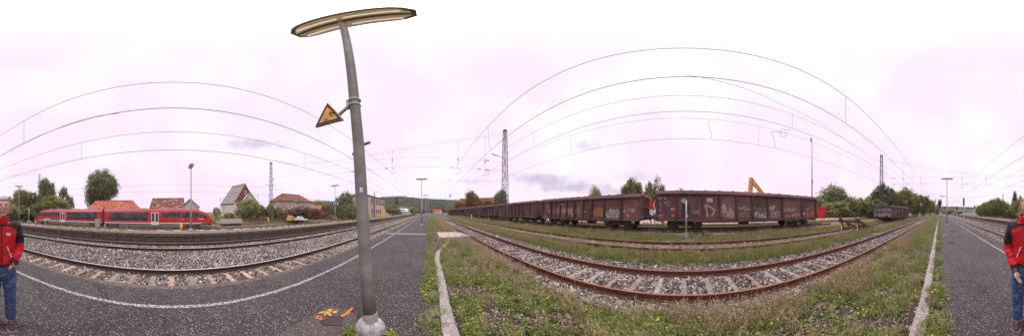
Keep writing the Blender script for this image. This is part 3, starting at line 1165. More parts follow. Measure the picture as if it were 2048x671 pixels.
# low kerb stones in the verge
kb = thing('verge_kerb', 'worn pale concrete kerb running through the weeds beside the asphalt', 'kerb')
pts = [(.36, -40), (.34, -20), (.30, -10), (.27, -5), (.25, -2), (.245, 0), (.25, 2), (.31, 4), (.30, 5.6), (.42, 6.6), (1.0, 8.6), (1.35, 10)]
seg = []
acc = 0
for (xa, ya), (xb, yb) in zip(pts, pts[1:]):
    d = math.hypot(xb - xa, yb - ya)
    n = max(1, round(d / 1.0))
    for i in range(n):
        seg.append(((xa + (xb - xa) * i / n, ya + (yb - ya) * i / n), (xa + (xb - xa) * (i + 1) / n, ya + (yb - ya) * (i + 1) / n)))
for a_, b_ in seg:
    v = Vector((b_[0] - a_[0], b_[1] - a_[1], 0))
    ln = v.length
    b = MB()
    nn = 6
    rings = []
    for i in range(nn + 1):
        t_ = (i / nn - .5) * (ln + .012)
        w = .088 + random.uniform(-.009, .009)
        h = .035 + random.uniform(-.006, .006)
        rings.append([(t_, -w, -.1), (t_, -w, h - .012), (t_, -w + .012, h), (t_, w - .012, h), (t_, w, h - .012), (t_, w, -.1)])
    b.loft(rings)
    o = b.build('kerb_stone', M['conc'], kb)
    o.location = ((a_[0] + b_[0]) / 2, (a_[1] + b_[1]) / 2, -.03 + random.uniform(-.004, .004))
    o.rotation_euler = (0, 0, math.atan2(v.y, v.x) + random.uniform(-.012, .012))

# concrete shaft cover
t = thing('shaft_cover', 'pinkish concrete shaft cover with pale rim set in the weeds', 'manhole cover', (1.45, 11.6, 0))
b = MB()
for c, d in (((0, -1.05, 0), (1.5, .5, .1)), ((0, 1.15, 0), (1.5, .22, .1)), ((-.68, .1, 0), (.14, 1.88, .1)), ((.68, .1, 0), (.14, 1.88, .1))):
    b.box(c, d)
b.build('rim', M['conc_pale'], t, bevel=.01)
MB().box((0, .1, -.005), (1.22, 1.86, .07)).build('slab', M['conc_pink'], t, bevel=.01)
t = thing('concrete_slab', 'grey gravelly concrete slab beside the pinkish shaft cover', 'slab', (2.3, 11.9, -.06), .1)
MB().box((0, 0, 0), (.95, 2.1, .1)).build('slab', M['brownstone'], t, bevel=.02)

# asphalt patch, drain grate and spray marks by the lamp foot
def gp(px, py, z=.004):
    return onground(px, py, z)


b = MB()
b.poly([gp(586, 650), gp(628, 626), gp(664, 608), (gp(712, 626)), gp(716, 640), gp(690, 671), (-.9, 1.15, .004), (-1.35, 1.0, .004)])
tag(b.build('platform_patch', M['patch']), 'square brown patch in the asphalt at the lamp foot', kind='structure')
t = thing('drain_grate', 'small iron drain grate in the asphalt beside orange spray marks', 'drain grate', gp(664, 640, .006), R(25))
for k in range(6):
    MB().box((-.09 + k * .036, 0, .006), (.02, .2, .014)).build('bar', M['iron'], t)
b = MB()
for c, d in (((0, .108, .006), (.24, .018, .016)), ((0, -.108, .006), (.24, .018, .016)), ((-.118, 0, .006), (.018, .198, .016)), ((.118, 0, .006), (.018, .198, .016))):
    b.box(c, d)
b.build('frame', M['iron'], t)


def floorstroke(b, pix, w, m=0, z=.009):
    b.ribbon([gp(x, y, z + i * .0006) for i, (x, y) in enumerate(pix)], w, (0, 0, 1), 0, m)


b = MB()
floorstroke(b, [(638, 624), (646, 622), (653, 622), (659, 625), (660, 629), (655, 631), (650, 629), (651, 625), (657, 624)], .035, 0)
floorstroke(b, [(634, 632), (636, 630), (641, 631), (644, 634), (651, 632), (652, 635), (646, 637), (640, 636), (634, 634), (633, 631)], .03, 1, .010)
floorstroke(b, [(655, 620), (660, 617), (665, 616), (659, 620), (664, 622), (671, 621), (674, 619), (672, 622), (667, 624)], .03, 0, .011)
tag(b.build('spray_mark', [M['yellowpaint'], M['orangepaint']]), 'yellow and orange sprayed squiggle on the asphalt patch beside the drain grate', 'spray mark')
b = MB()
floorstroke(b, [(683, 631), (688, 628), (693, 625), (698, 620), (705, 614)], .045, 0)
floorstroke(b, [(686, 628), (693, 627), (700, 623)], .03, 0, .010)
tag(b.build('spray_mark', [M['orangepaint']]), 'single orange sprayed stroke close to the lamp foot', 'spray mark')
b = MB()
floorstroke(b, [(1886, 470), (1890, 469), (1894, 470)], .22, 0)
floorstroke(b, [(1887, 468), (1893, 468)], .12, 0, .011)
tag(b.build('spray_mark', [M['redpaint']]), 'small red sprayed dash on the asphalt beyond the man', 'spray mark')

# ---------------------------------------------------------------- platform lamps
def luminaire(parent, lx, half, w, z, y, detail=True):
    """long double trough hung crosswise on the pole top, ends rounded"""
    rings, n = [], 14
    for i in range(n + 1):
        u = -1 + 2 * i / n
        k = max(.42, (1 - abs(u) ** 7) ** .5)
        x = lx + u * half
        hw = w / 2 * k
        rings.append([(x, y - hw, z + .0), (x, y - hw * 1.05, z + .035), (x, y - hw * .6, z + .11 * k + .01), (x, y + hw * .6, z + .11 * k + .01), (x, y + hw * 1.05, z + .035), (x, y + hw, z + .0)])
    MB().loft(rings).build('lamp_housing', M['steel'], parent, smooth=False)
    for s in (-1, 1):
        r2 = []
        for i in range(n + 1):
            u = -1 + 2 * i / n
            k = max(.3, (1 - abs(u) ** 7) ** .5)
            x = lx + u * (half - .05)
            c = y + s * w * .25 * k
            hw = w * .185 * k
            ring = []
            for j in range(7):
                t_ = math.pi * j / 6
                ring.append((x, c - hw * math.cos(t_), z - .005 - .05 * k * math.sin(t_)))
            r2.append(ring)
        MB().loft(r2).build('diffuser', M['cover'], parent, smooth=True)
        if detail:
            for q in (-1, 1):
                MB().tube([(lx + q * .04, y + s * w * .25, z - .062), (lx + q * half * .82, y + s * w * .25, z - .058)], .014, 8).build('lamp_tube', M['tube'], parent, smooth=True)
    MB().box((lx, y, z - .018), (half * 1.9, w * .09, .03)).build('centre_rail', M['steel'], parent)


lamp = thing('platform_lamp', 'tall grey lamp post close by on the asphalt with a yellow warning sign', 'lamp post', (-.63, 1.70, 0))
path = [(0, 0, .18), (-.035, -.02, .9), (-.075, -.045, 1.62), (-.11, -.07, 2.4), (-.15, -.10, 3.1), (-.19, -.15, 4.2), (-.225, -.19, 5.2), (-.25, -.21, 5.68)]
MB().tube(path, [.076, .074, .069, .063, .058, .050, .042, .040], 20).build('pole', M['pole'], lamp, smooth=True)
MB().lathe([(.082, .16), (.083, .2), (.083, .34), (.077, .35)], n=20).build('pole_sleeve', M['pole_up'], lamp, smooth=True)
MB().lathe([(.175, -.02), (.172, .08), (.160, .14), (.138, .185), (.112, .21), (.088, .215)], n=24).build('concrete_foot', M['brownstone'], lamp, smooth=True)
luminaire(lamp, -.215, .74, .40, 5.72, -.2)
for z in (1.34, 2.64):
    pass
b = MB()
b.tube([(-.055, -.03, 2.42), (.02, -.06, 2.42)], .018, 8)
b.build('bolt', M['pole_up'], lamp)
b = MB()
b.tube([(-.11, -.03, 2.30), (-.19, -.07, 2.30)], .018, 8)
b.build('bolt', M['pole_up'], lamp)
for z in (2.98, 3.07):
    c = (-.15, -.095)
    r_ = [(c[0] + .068 * math.cos(a), c[1] + .068 * math.sin(a), z) for a in np.linspace(0, 2 * math.pi, 25)]
    MB().tube(r_, .009, 6, cap=False).build('clamp_band', M['white'], lamp, smooth=True)
# letter on the post
def text_mesh(body, size, mt, depth=.002, bold=0.0):
    cu = bpy.data.curves.new('lettering', 'FONT')
    cu.body = body
    cu.size = size
    cu.extrude = depth
    cu.offset = bold
    cu.align_x = 'CENTER'
    cu.align_y = 'CENTER'
    cu.resolution_u = 3
    o = bpy.data.objects.new('lettering', cu)
    C.objects.link(o)
    bpy.context.view_layer.update()
    me = bpy.data.meshes.new_from_object(o.evaluated_get(bpy.context.evaluated_depsgraph_get()))
    bpy.data.objects.remove(o)
    me.materials.clear()
    me.materials.append(mt)
    return me


def put(name, me, parent, loc, rot):
    o = bpy.data.objects.new(name, me)
    C.objects.link(o)
    o.parent = parent
    o.location = loc
    o.rotation_euler = rot
    return o


c_az = math.atan2(-(-.63 - .085), 1) if False else 0
dirp = Vector((-.71, 1.655, 0)).normalized()
pp = Vector((-.085, -.052, 1.855)) - dirp * .0715
put('letter', text_mesh('B', .07, M['white'], .001, .002), lamp, pp, (R(90), 0, math.atan2(dirp.y, dirp.x) - R(90)))

sg = thing('warning_sign', 'yellow triangular warning sign with black border clamped to the near lamp post', 'sign', (-.63, 1.70, 0))
tri = [(-1.10, 1.495), (-1.275, 1.165), (-.905, 1.150)]
tri = [(x + .63, z + EYE) for x, z in tri]
cx, cz = sum(p[0] for p in tri) / 3, sum(p[1] for p in tri) / 3
ys_ = 1.55 - 1.70
def scaled(k):
    return [(cx + (x - cx) * k, cz + (z - cz) * k) for x, z in tri]
def ringfaces(b, o_, i_, y, m):
    for k in range(3):
        k2 = (k + 1) % 3
        b.poly([(o_[k][0], y, o_[k][1]), (o_[k2][0], y, o_[k2][1]), (i_[k2][0], y, i_[k2][1]), (i_[k][0], y, i_[k][1])], m)
MB().prism(scaled(1.06), ys_, ys_ + .035).build('sign_plate', M['steel'], sg)
b = MB()
b.poly([(x, ys_ - .003, z) for x, z in scaled(1.04)], 0)
ringfaces(b, scaled(.98), scaled(.74), ys_ - .006, 1)
b.build('sign_face', [M['signyellow'], M['black']], sg)
b = MB()
def ss(pix, w, m):
    b.ribbon([(cx + x, ys_ - .009 - .0005 * m, cz + z) for x, z in pix], w, (0, -1, 0), 0, m)
ss([(.03, .055), (.045, .03), (.02, .015)], .016, 0)
ss([(.045, .03), (.075, .02), (.085, .005)], .012, 0)
ss([(.03, .0), (.05, -.02), (.075, -.028)], .012, 0)
ss([(-.05, -.07), (-.03, -.055), (-.01, -.072), (.01, -.055)], .010, 0)
ss([(-.06, .03), (-.03, .045), (0, .04)], .009, 1)
ss([(-.065, -.02), (-.03, .005), (-.01, -.02), (-.04, -.04), (-.06, -.02)], .03, 1)
b.build('pictogram', [M['black'], M['signmauve']], sg)
b = MB()
b.tube([(-.44, ys_ + .055, 2.82), (-.16, -.13, 3.0)], .022, 8)
b.box((-.215, -.105, 3.02), (.04, .05, .14))
b.build('bracket', M['galv'], sg)

def far_lamp(px, s, ht, label, x=None, y=None, sign=None):
    if x is None:
        p = polar(px, s)
        x, y = p.x, p.y
    t = thing('platform_lamp', label, 'lamp post', (x, y, 0), 0, 'T shaped platform lamps')
    MB().tube([(0, 0, .1), (0, 0, ht * .45), (0, 0, ht * .45 + .02), (0, 0, ht - .08)], [.085, .075, .05, .04], 10).build('pole', M['pole_up'], t, smooth=True)
    MB().lathe([(.2, -.02), (.2, .08), (.12, .2), (.09, .22)], n=12).build('concrete_foot', M['brownstone'], t, smooth=True)
    luminaire(t, 0, .74, .40, ht - .05, 0, False)
    return t


far_lamp(0, 0, 5.8, 'T shaped lamp post a stone throw ahead near the right edge of the asphalt', -.78, 20.2)
far_lamp(0, 0, 5.8, 'second T shaped lamp post ahead on the asphalt, beyond the nearer one', -.55, 40.2)
far_lamp(0, 0, 5.8, 'third T shaped lamp post ahead on the asphalt, small in the distance', .2, 60)
far_lamp(0, 0, 5.8, 'T shaped lamp post behind on the asphalt, on the side of the man', -.85, -20)
far_lamp(0, 0, 5.8, 'distant T shaped lamp post far behind on the asphalt', -.5, -42)
far_lamp(382, 14.2, 5.75, 'lamp post on the middle platform in front of the red train cab')
far_lamp(670, 25.3, 5.8, 'lamp post on the middle platform carrying a blue station sign')
far_lamp(38, 25.9, 5.8, 'lamp post on the middle platform in front of the autumn trees')

p = polar(671.5, 25.1)
t = thing('station_sign', 'blue station sign with white marks hung on the middle platform lamp', 'sign', (p.x, p.y, 0), 0)
a0 = math.atan2(p.y, p.x) - R(90)
t.rotation_euler = (0, 0, a0)
zz = EYE + 25.1 * math.tan((HZ - 405.7) * K)
MB().box((0, 0, zz), (1.05, .06, .5)).build('sign_board', M['blue'], t)
for k, xx in enumerate((-.3, 0, .3)):
    MB().box((xx, -.034, zz), (.1, .006, .34)).build('white_marking', M['white'], t)
b = MB()
b.tube([(-.3, 0, zz - .25), (-.3, 0, zz - .6), (0, 0, zz - .6)], .02, 6)
b.tube([(.3, 0, zz - .25), (.3, 0, zz - .6), (0, 0, zz - .6)], .02, 6)
b.build('bracket', M['steel'], t)

# ---------------------------------------------------------------- lattice masts
def mast(px, s, ht, label, w=.78, lamp_side=None, loc=None, rz=0.0):
    p = polar(px, s) if loc is None else Vector(loc)
    z0 = zg(p.x)
    t = thing('catenary_mast', label, 'mast', (p.x, p.y, z0), rz, 'lattice catenary masts')
    wt = w * .48
    cs = [(-1, -1), (1, -1), (1, 1), (-1, 1)]
    for cx_, cy_ in cs:
        MB().beam((cx_ * w / 2, cy_ * w / 2, 0), (cx_ * wt / 2, cy_ * wt / 2, ht), .08, .08).build('leg', M['lattice'], t)
    b = MB()
    z = .6
    k = 0
    while z < ht - .8:
        st = 1.05
        f0, f1 = 1 - (1 - wt / w) * z / ht, 1 - (1 - wt / w) * (z + st) / ht
        for i in range(4):
            a_, c_ = cs[i], cs[(i + 1) % 4]
            if (k + i) % 2:
                a_, c_ = c_, a_
            b.beam((a_[0] * w / 2 * f0, a_[1] * w / 2 * f0, z), (c_[0] * w / 2 * f1, c_[1] * w / 2 * f1, z + st), .026, .026)
        z += st
        k += 1
    tag(b.build('lattice_brace', M['lattice'], t), kind='stuff')
    MB().box((0, 0, .1), (w + .35, w + .35, .5)).build('concrete_foot', M['conc'], t)
    MB().box((0, 0, ht + .05), (wt + .1, wt + .1, .12)).build('mast_cap', M['steel'], t)
    if lamp_side:
        s_, zl, ln = lamp_side
        b = MB()
        a_ = Vector((math.cos(s_), math.sin(s_), 0))
        b.tube([a_ * .2 + Vector((0, 0, zl)), a_ * ln * .5 + Vector((0, 0, zl + .12))], .03, 6)
        b.build('lamp_arm', M['steel'], t)
        b = MB()
        b.tube([a_ * ln * .5 + Vector((0, 0, zl + .12)), a_ * ln + Vector((0, 0, zl + .32))], [.07, .1], 8)
        b.build('lamp_head', M['galv'], t)
    return t


HT = 14.2
mast(1010, 23, HT, 'lattice mast with a lamp arm in front of the row of freight wagons', lamp_side=(R(180), 9.6, 2.0))
mast(1763, 34.5, HT - .1, 'lattice mast rising behind the lone wagon', lamp_side=(R(-60), 10.4, 2.0))
mast(542, 38.8, HT + 1, 'lattice mast between the tiled house and the stone building', lamp_side=(R(200), 9.5, 1.6))
mast(79, 48.8, HT + .3, 'lattice mast among the trees behind the cab of the red train', w=.7)
mast(2006, 105, HT - .5, 'thin distant lattice mast in front of the far conifers', w=.7)
mast(1858, 120, HT, 'thin distant lattice mast beyond the trees on the wagon side', w=.7)
mast(748.5, 62, 10.2, 'dark mast standing in front of the stone station building', w=.34)

# floodlight column behind the wagons
p = polar(1624, 26)
t = thing('floodlight_column', 'slim pale floodlight column behind the end of the long wagon', 'light column', (p.x, p.y, .3))
ht = 26 * math.tan((HZ - 276) * K) + EYE - .3
MB().tube([(0, 0, 0), (0, 0, ht * .5), (0, 0, ht)], [.13, .10, .07], 10).build('pole', M['galv'], t, smooth=True)
MB().box((.16, .05, ht - .25), (.14, .18, .75)).build('lamp_head', M['steel'], t)
MB().box((-.1, 0, ht * .45), (.12, .12, .5)).build('cable_box', M['steel'], t)

# ---------------------------------------------------------------- overhead wires
def wire_thing(name, label, cat, strands, r=.011, group=None):
    b = MB()
    for pts_ in strands:
        b.tube(pts_, r, 4, cap=False)
    return tag(b.build(name, M['wire']), label, cat, group)


def sagline(x0, x1, zt, sag, ya, yb, n=16):
    return [(x0 + (x1 - x0) * i / n, ya + (yb - ya) * i / n, zt - sag * 4 * (i / n) * (1 - i / n)) for i in range(n + 1)]


SP = [-235, -180, -125, -88, -33, 21, 75, 130, 185, 240]
def catenary(xc, zc, zm, label, stag=.25):
    t = thing('overhead_line', label, 'overhead wire', (0, 0, 0), 0, 'overhead lines along the tracks')
    con, mes, drp = MB(), MB(), []
    for k in range(len(SP) - 1):
        ya, yb = SP[k], SP[k + 1]
        sa, sb = (stag if k % 2 else -stag), (-stag if k % 2 else stag)
        con.tube(sagline(xc + sa, xc + sb, zc, .02, ya, yb, 12), .014, 4, cap=False)
        mes.tube(sagline(xc, xc, zm + .45, .9 if ya != -33 else .45 + .0, ya, yb, 20), .013, 4, cap=False)
        if -60 < ya < 50:
            for q in (.2, .5, .8):
                y = ya + (yb - ya) * q
                s_ = .9 if ya != -33 else .45
                d = MB()
                d.tube([(xc, y, zm + .45 - s_ * 4 * q * (1 - q)), (xc + sa + (sb - sa) * q, y, zc)], .009, 4, cap=False)
                d.build('dropper', M['wire'], t)
    con.build('contact_wire', M['wire'], t)
    mes.build('messenger_wire', M['wire'], t)
    return t


catenary(-4.68, EYE + 3.45, EYE + 4.76, 'overhead line above the polished track closest to the asphalt')
catenary(-9.67, EYE + 3.88, EYE + 5.17, 'overhead line above the track along the middle platform')
catenary(3.92, EYE + 4.36, EYE + 6.15, 'overhead line above the rusty track closest to the verge')
catenary(7.65, EYE + 5.5, EYE + 6.62, 'overhead line above the siding with the buffer stop')
catenary(12.2, EYE + 5.95, EYE + 7.9, 'overhead line above the row of freight wagons')
catenary(-31, EYE + 3.95, EYE + 5.2, 'overhead line above the red train')
wire_thing('slanting_wire', 'extra wire that joins the overhead line above the near polished track at a slant', 'overhead wire',
           [[(-4.68, yat(238, -4.68), EYE + 3.42), (-5.6, yat(170, -5.0), EYE + 4.2), (-9.5, -33, EYE + 6.1)]], .009)
wire_thing('slanting_wire', 'extra wire that leaves the overhead line above the near rusty track at a slant', 'overhead wire',
           [[(3.92, yat(1368, 3.92), EYE + 4.38), (5.3, yat(1560, 5.3), EYE + 5.0), (9.5, -33, EYE + 6.6)]], .009)
# spare loop of wire
lp = [polar(1567 + 7 * math.cos(a), 9.3, 265 + 8 * math.sin(a)) for a in np.linspace(0, 5.6, 14)]
wire_thing('wire_loop', 'curled loop of slack wire hanging under the overhead line above the wagons', 'wire loop',
           [[polar(1540, 9.3, 262)] + lp + [polar(1582, 9.3, 258)]], .012)
wire_thing('hanging_wire', 'short crooked wire between the two lines above the wagons', 'hanging wire',
           [[polar(1420, 12.5, 238), polar(1417, 12.5, 248), polar(1421, 12.5, 262), polar(1424, 12.5, 276)]], .014)
wire_thing('hanging_wire', 'bent hanging wire close to the slack loop', 'hanging wire',
           [[polar(1543, 11, 263), polar(1548, 11, 277), polar(1551, 11, 294)]], .014)


def insulator(b, p, d=(1, 0, 0), n=4, r=.09):
    p, d = Vector(p), Vector(d).normalized()
    for k in range(n):
        c = p + d * (k - n / 2) * .09
        b.tube([c, c + d * .03, c + d * .06], [r * .5, r, r * .5], 6)


def headspan(ya, xl, zl, xr, zr, tracks, label, low=7.6, mid=9.0):
    t = thing('headspan', label, 'headspan', (0, 0, 0), 0, 'cross spans between the masts')
    n = 24
    up = [(xl + (xr - xl) * i / n, ya, (zl + (zr - zl) * i / n) - 4 * 4.2 * (i / n) * (1 - i / n)) for i in range(n + 1)]
    b = MB()
    b.tube(up, .012, 4, cap=False)
    b.tube([(x, y, z - .3) for x, y, z in up], .012, 4, cap=False)
    b.build('span_wire', M['wire'], t)
    b = MB()
    b.tube([(xl, ya, low), (xr, ya, low)], .011, 4, cap=False)
    b.tube([(xl, ya, mid), (xr, ya, mid)], .011, 4, cap=False)
    b.build('guide_wire', M['wire'], t)
    for xt in tracks:
        k = (xt - xl) / (xr - xl)
        zu = zl + (zr - zl) * k - 4 * 4.2 * k * (1 - k)
        b = MB()
        b.tube([(xt, ya, zu), (xt, ya, mid), (xt, ya, low - .6)], .014, 4)
        insulator(b, (xt, ya, mid - .25), (0, 0, 1))
        insulator(b, (xt - .8, ya, low), (1, 0, 0))
        b.tube([(xt, ya, low), (xt + .7, ya, low - .55), (xt - .3, ya, low - .9)], .02, 4)
        b.build('hanger', M['wire'], t)
    for xs_ in (xl + 2.5, xr - 2.5):
        for zi in (low, mid):
            b = MB()
            insulator(b, (xs_, ya, zi), n=6)
            tag(b.build('insulator', M['black'], t), kind='stuff')
    return t


headspan(21, -31.9, 14.2, 10.5, 14.0, (-9.67, -4.68, 3.92, 7.65), 'cross span of wires between the two nearest masts ahead')
headspan(-33.5, -33.6, 14.0, 12.3, 14.0, (-9.67, -4.68, 3.92, 7.65), 'cross span of wires between the masts behind the man')
headspan(75, -33, 14.0, 12, 14.0, (-9.67, -4.68, 3.92), 'distant cross span of wires over the tracks ahead', low=7.0, mid=8.2)
headspan(-88, -38, 14.0, 14, 14.0, (-9.67, -4.68, 3.92), 'distant cross span of wires far behind the man', low=7.0, mid=8.2)

# ---------------------------------------------------------------- freight wagons
def bogie(parent, y, name='bogie'):
    bo = thing(name, None, None)
    bo.parent = parent
    bo.location = (0, y, 0)
    for s in (-1, 1):
        b = MB()
        x = s * 1.0
        b.prism([(-1.35, .62), (-1.1, .78), (-.45, .70), (-.3, .42), (.3, .42), (.45, .70), (1.1, .78), (1.35, .62), (1.3, .5), (.95, .42), (.5, .3), (-.5, .3), (-.95, .42), (-1.3, .5)], x - .07, x + .07, 0, 'x')
        for q in (-.9, .9):
            b.box((x + s * .1, q, .46), (.16, .34, .3))
            b.tube([(x + s * .15, q, .46), (x + s * .22, q, .46)], .13, 10)
        for q in (-.16, .16):
            b.tube([(x + s * .06, q, .36), (x + s * .06, q, .66)], .1, 8)
        b.build('side_frame', M['under'], bo)
        for q in (-.9, .9):
            w = MB()
            w.tube([(s * .69, q, .46), (s * .72, q, .46), (s * .83, q, .46)], [.49, .46, .46], 20)
            w.tube([(s * .83, q, .46), (s * .86, q, .46)], [.2, .15], 10)
            w.build('wheel', M['wheel'], bo)
    b = MB()
    b.box((0, 0, .62), (2.0, .4, .25))
    for q in (-.9, .9):
        b.tube([(-.7, q, .46), (.7, q, .46)], .08, 8)
    b.build('bolster', M['under'], bo)
    return bo


def wagon(name, label, loc, Lg, top, bot=.75, wm=None, hw=1.45, plankend=None, group='brown open freight wagons', detail=True, rimh=.30, posts=None, doors=(1, 7)):
    """open freight wagon, length along local Y, rail level = 0"""
    wm = wm or M['wag']
    t = thing(name, label, 'freight wagon', loc, 0, group)
    fr = [0, .124, .268] + [.268 + .0928 * k for k in range(1, 6)] + [.876, 1]
    Ys = [-Lg / 2 + f * Lg for f in fr] if not posts else [-Lg / 2 + q for q in posts]
    b = MB()
    b.box((0, 0, bot + .08), (2 * hw - .1, Lg - .05, .12))
    b.build('floor', M['under'], t)
    for s in (-1, 1):
        for i in range(9):
            ya, yb = Ys[i] + .055, Ys[i + 1] - .055
            x = s * (hw - .15)
            b = MB()
            if i in doors:
                for q in (0, 1):
                    y0 = ya + (yb - ya) * .5 * q + .02
                    y1 = ya + (yb - ya) * .5 * (q + 1) - .02
                    b.box((x, (y0 + y1) / 2, (bot + top - rimh) / 2 + .05), (.05, y1 - y0, top - rimh - bot - .06))
                    for zz in (.2, .8):
                        b.box((x + s * .05, (y0 + y1) / 2, bot + (top - bot) * zz), (.05, y1 - y0 - .12, .07))
                    for yy in (y0 + .05, y1 - .05):
                        b.box((x + s * .055, yy, (bot + top - rimh) / 2 + .05), (.05, .06, top - rimh - bot - .12))
                b.build('door', wm, t)
            else:
                b.box((x, (ya + yb) / 2, (bot + top - rimh) / 2 + .05), (.04, yb - ya + .02, top - rimh - bot - .06))
                b.box((x + s * .025, (ya + yb) / 2, top - rimh - .05), (.05, yb - ya, .05))
                b.build('side_panel', wm, t)
        for i in range(10):
            b = MB()
            wd = .13
            y = min(max(Ys[i], -Lg / 2 + .07), Lg / 2 - .07)
            b.box((s * (hw - .06), y, (bot + top - rimh) / 2), (.20, wd, top - rimh - bot + .02))
            b.build('side_post', M['wagpost'], t)
        b = MB()
        b.prism([(s * (hw - .14), top - rimh), (s * (hw + .07), top - rimh), (s * (hw + .09), top - rimh + .07), (s * (hw + .0), top - .02), (s * (hw - .06), top), (s * (hw - .14), top)], -Lg / 2, Lg / 2)
        for i in range(14):
            b.box((s * (hw - .06), -Lg / 2 + (i + .5) * Lg / 14, top + .015), (.1, .14, .05))
        b.build('top_rail', M['wagrim'], t)
        b = MB()
        b.box((s * (hw - .03), 0, bot + .03), (.14, Lg - .02, .17))
        b.box((s * (hw - .06), 0, bot - .1), (.05, Lg - 5.5, .1))
        for i in range(9):
            b.box((s * (hw - .02), -Lg / 2 + 2.9 + i * (Lg - 5.8) / 8, bot - .13), (.1, .1, .16))
        b.build('sole_bar', wm, t)
        for e in (-1, 1):
            b = MB()
            b.tube([(s * .875, e * (Lg / 2 - .02), 1.06 - .1), (s * .875, e * (Lg / 2 + .38), 1.06 - .1)], .11, 10)
            b.tube([(s * .875, e * (Lg / 2 + .38), .96), (s * .875, e * (Lg / 2 + .5), .96)], .09, 10)
            b.tube([(s * .875, e * (Lg / 2 + .5), .96), (s * .875, e * (Lg / 2 + .56), .96)], .23, 14)
            b.build('buffer', M['under'], t)
            b = MB()
            ys0 = e * (Lg / 2 - .35)
            for zz in (.35, .68):
                b.box((s * (hw - .02), ys0, zz), (.2, .42, .03))
            for q in (-.2, .2):
                b.box((s * (hw - .02), ys0 + q, .55), (.03, .03, .5))
            b.build('step', M['under'], t)
    for e in (-1, 1):
        b = MB()
        b.box((0, e * (Lg / 2 - .03), (bot + top) / 2), (2 * hw - .2, .04, top - bot))
        for xx in (-1.0, -.35, .35, 1.0):
            b.box((xx, e * (Lg / 2 + .04), (bot + top) / 2 - .05), (.12, .12, top - bot - .1))
        b.box((0, e * (Lg / 2 + .04), top - .1), (2 * hw, .16, .2))
        b.box((0, e * (Lg / 2 + .03), bot + .12), (2 * hw, .14, .3))
        b.box((0, e * (Lg / 2 + .03), (bot + top) / 2), (2 * hw - .3, .08, .1))
        b.build('end_wall', wm if not plankend else M['under'], t)
        b = MB()
        b.box((0, e * (Lg / 2 + .15), .92), (.12, .4, .16))
        b.tube([(0, e * (Lg / 2 + .3), .9), (0, e * (Lg / 2 + .42), .62), (.05, e * (Lg / 2 + .36), .4)], .035, 6)
        b.tube([(.45, e * (Lg / 2 + .1), .8), (.45, e * (Lg / 2 + .4), .5), (.3, e * (Lg / 2 + .45), .45)], .025, 6)
        b.build('coupling', M['under'], t)
    if plankend:
        for e in (1,):
            for k in range(12):
                z = bot + .06 + k * (top - bot - .1) / 12
                b = MB()
                b.box((random.uniform(-.02, .02), e * (Lg / 2 + .12), z + .07), (2 * hw + random.uniform(-.1, .15), .07, .13), rot=Euler((random.uniform(-.1, .1), random.uniform(-.02, .02), 0)).to_matrix())
                b.build('plank', M['plank_grey'], t)
    b = MB()
    b.box((0, 0, bot - .15), (.5, Lg - 3, .22))
    b.tube([(.4, -.4, .45), (.4, .5, .45)], .2, 10)
    b.tube([(-hw + .35, -1.0, bot - .3), (-hw + .35, 1.0, bot - .3)], .03, 6)
    b.build('centre_sill', M['under'], t)
    for e in (-1, 1):
        bogie(t, e * (Lg / 2 - 2.15))
    return t


ZR = .27
w1c = (-12.76 + 2.1) / 2
W1 = wagon('freight_wagon', 'long brown open wagon with graffiti, closest to the buffer stop', (13.47, w1c, ZR), 14.86, 2.98, posts=(0, 2.08, 4.42, 5.94, 7.35, 8.71, 10.03, 11.33, 13.31, 14.86), doors=(7,))
W2 = wagon('freight_wagon', 'brown open wagon with orange and silver graffiti, coupled to the long one', (13.47, 8.75, ZR), 11.1, 2.78, wm=M['wag2'], posts=(0, 1.68, 3.3, 4.5, 5.4, 6.4, 7.4, 8.3, 9.6, 11.1), doors=(7,))
index_kids()
W3 = wagon('freight_wagon', 'plain brown open wagon directly behind the lattice mast', (13.47, 20.9, ZR), 11.0, 2.78, wm=M['wag2'])
index_kids()
names = ['fourth', 'fifth', 'sixth', 'seventh', 'eighth', 'ninth']
for i, nm in enumerate(names):
    dup(W3, (13.47, 33.1 + i * 12.2, ZR), 0, '%s brown open wagon of the row, counted from the buffer stop end' % nm)
W4 = wagon('freight_wagon', 'lone brown open wagon with grey planked end beyond the buffer stop', (9.25, -32.4, .03), 14.6, 2.75, wm=M['wag2'], plankend=True)

# decals on the long wagon and its neighbour, placed on the side that faces the platform
SX = 13.47 - 1.45 + .15 - .02 - .004


def wp(px, py, off=0.0):
    """photo pixel -> point on the wagon side"""
    return Vector((SX - off, yat(px, SX), zat(px, py, SX)))


def decal(root, name, mt, strokes, w, off, label=None):
    b = MB()
    ox, oy, oz = root.location
    for q, st in enumerate(strokes):
        pts_ = [wp(px, py, off + q * .0006 + i * .0005) - Vector((ox, oy, oz)) for i, (px, py) in enumerate(st)]
        b.ribbon(pts_, w, (-1, 0, 0))
    return tag(b.build(name, mt, root), label, kind='stuff' if name == 'data_marking' or len(strokes) > 1 else None)


def blob(b, root, px, py, rx, ry, off, m, seed, n=18):
    r = random.Random(seed)
    ox, oy, oz = root.location
    pts_ = []
    for k in range(n):
        a = 2 * math.pi * k / n
        q = r.uniform(.75, 1.12)
        pts_.append(wp(px + rx * q * math.cos(a), py + ry * q * math.sin(a), off) - Vector((ox, oy, oz)))
    b.poly(pts_, m)


def scrib(px0, px1, py0, py1, n, seed, k=5):
    """a run of hand drawn letter-like strokes"""
    r = random.Random(seed)
    out = []
    for i in range(n):
        x0 = px0 + (px1 - px0) * i / n
        x1 = px0 + (px1 - px0) * (i + .75) / n
        out.append([(r.uniform(x0, x1), r.uniform(py0, py1)) for _ in range(k)])
    return out


def marks(px0, px1, py0, py1, n, seed):
    r = random.Random(seed)
    out = []
    for i in range(n):
        x, y = r.uniform(px0, px1), r.uniform(py0, py1)
        out.append([(x, y), (x + r.uniform(.5, 1.6), y + r.uniform(-.6, .6))])
    return out


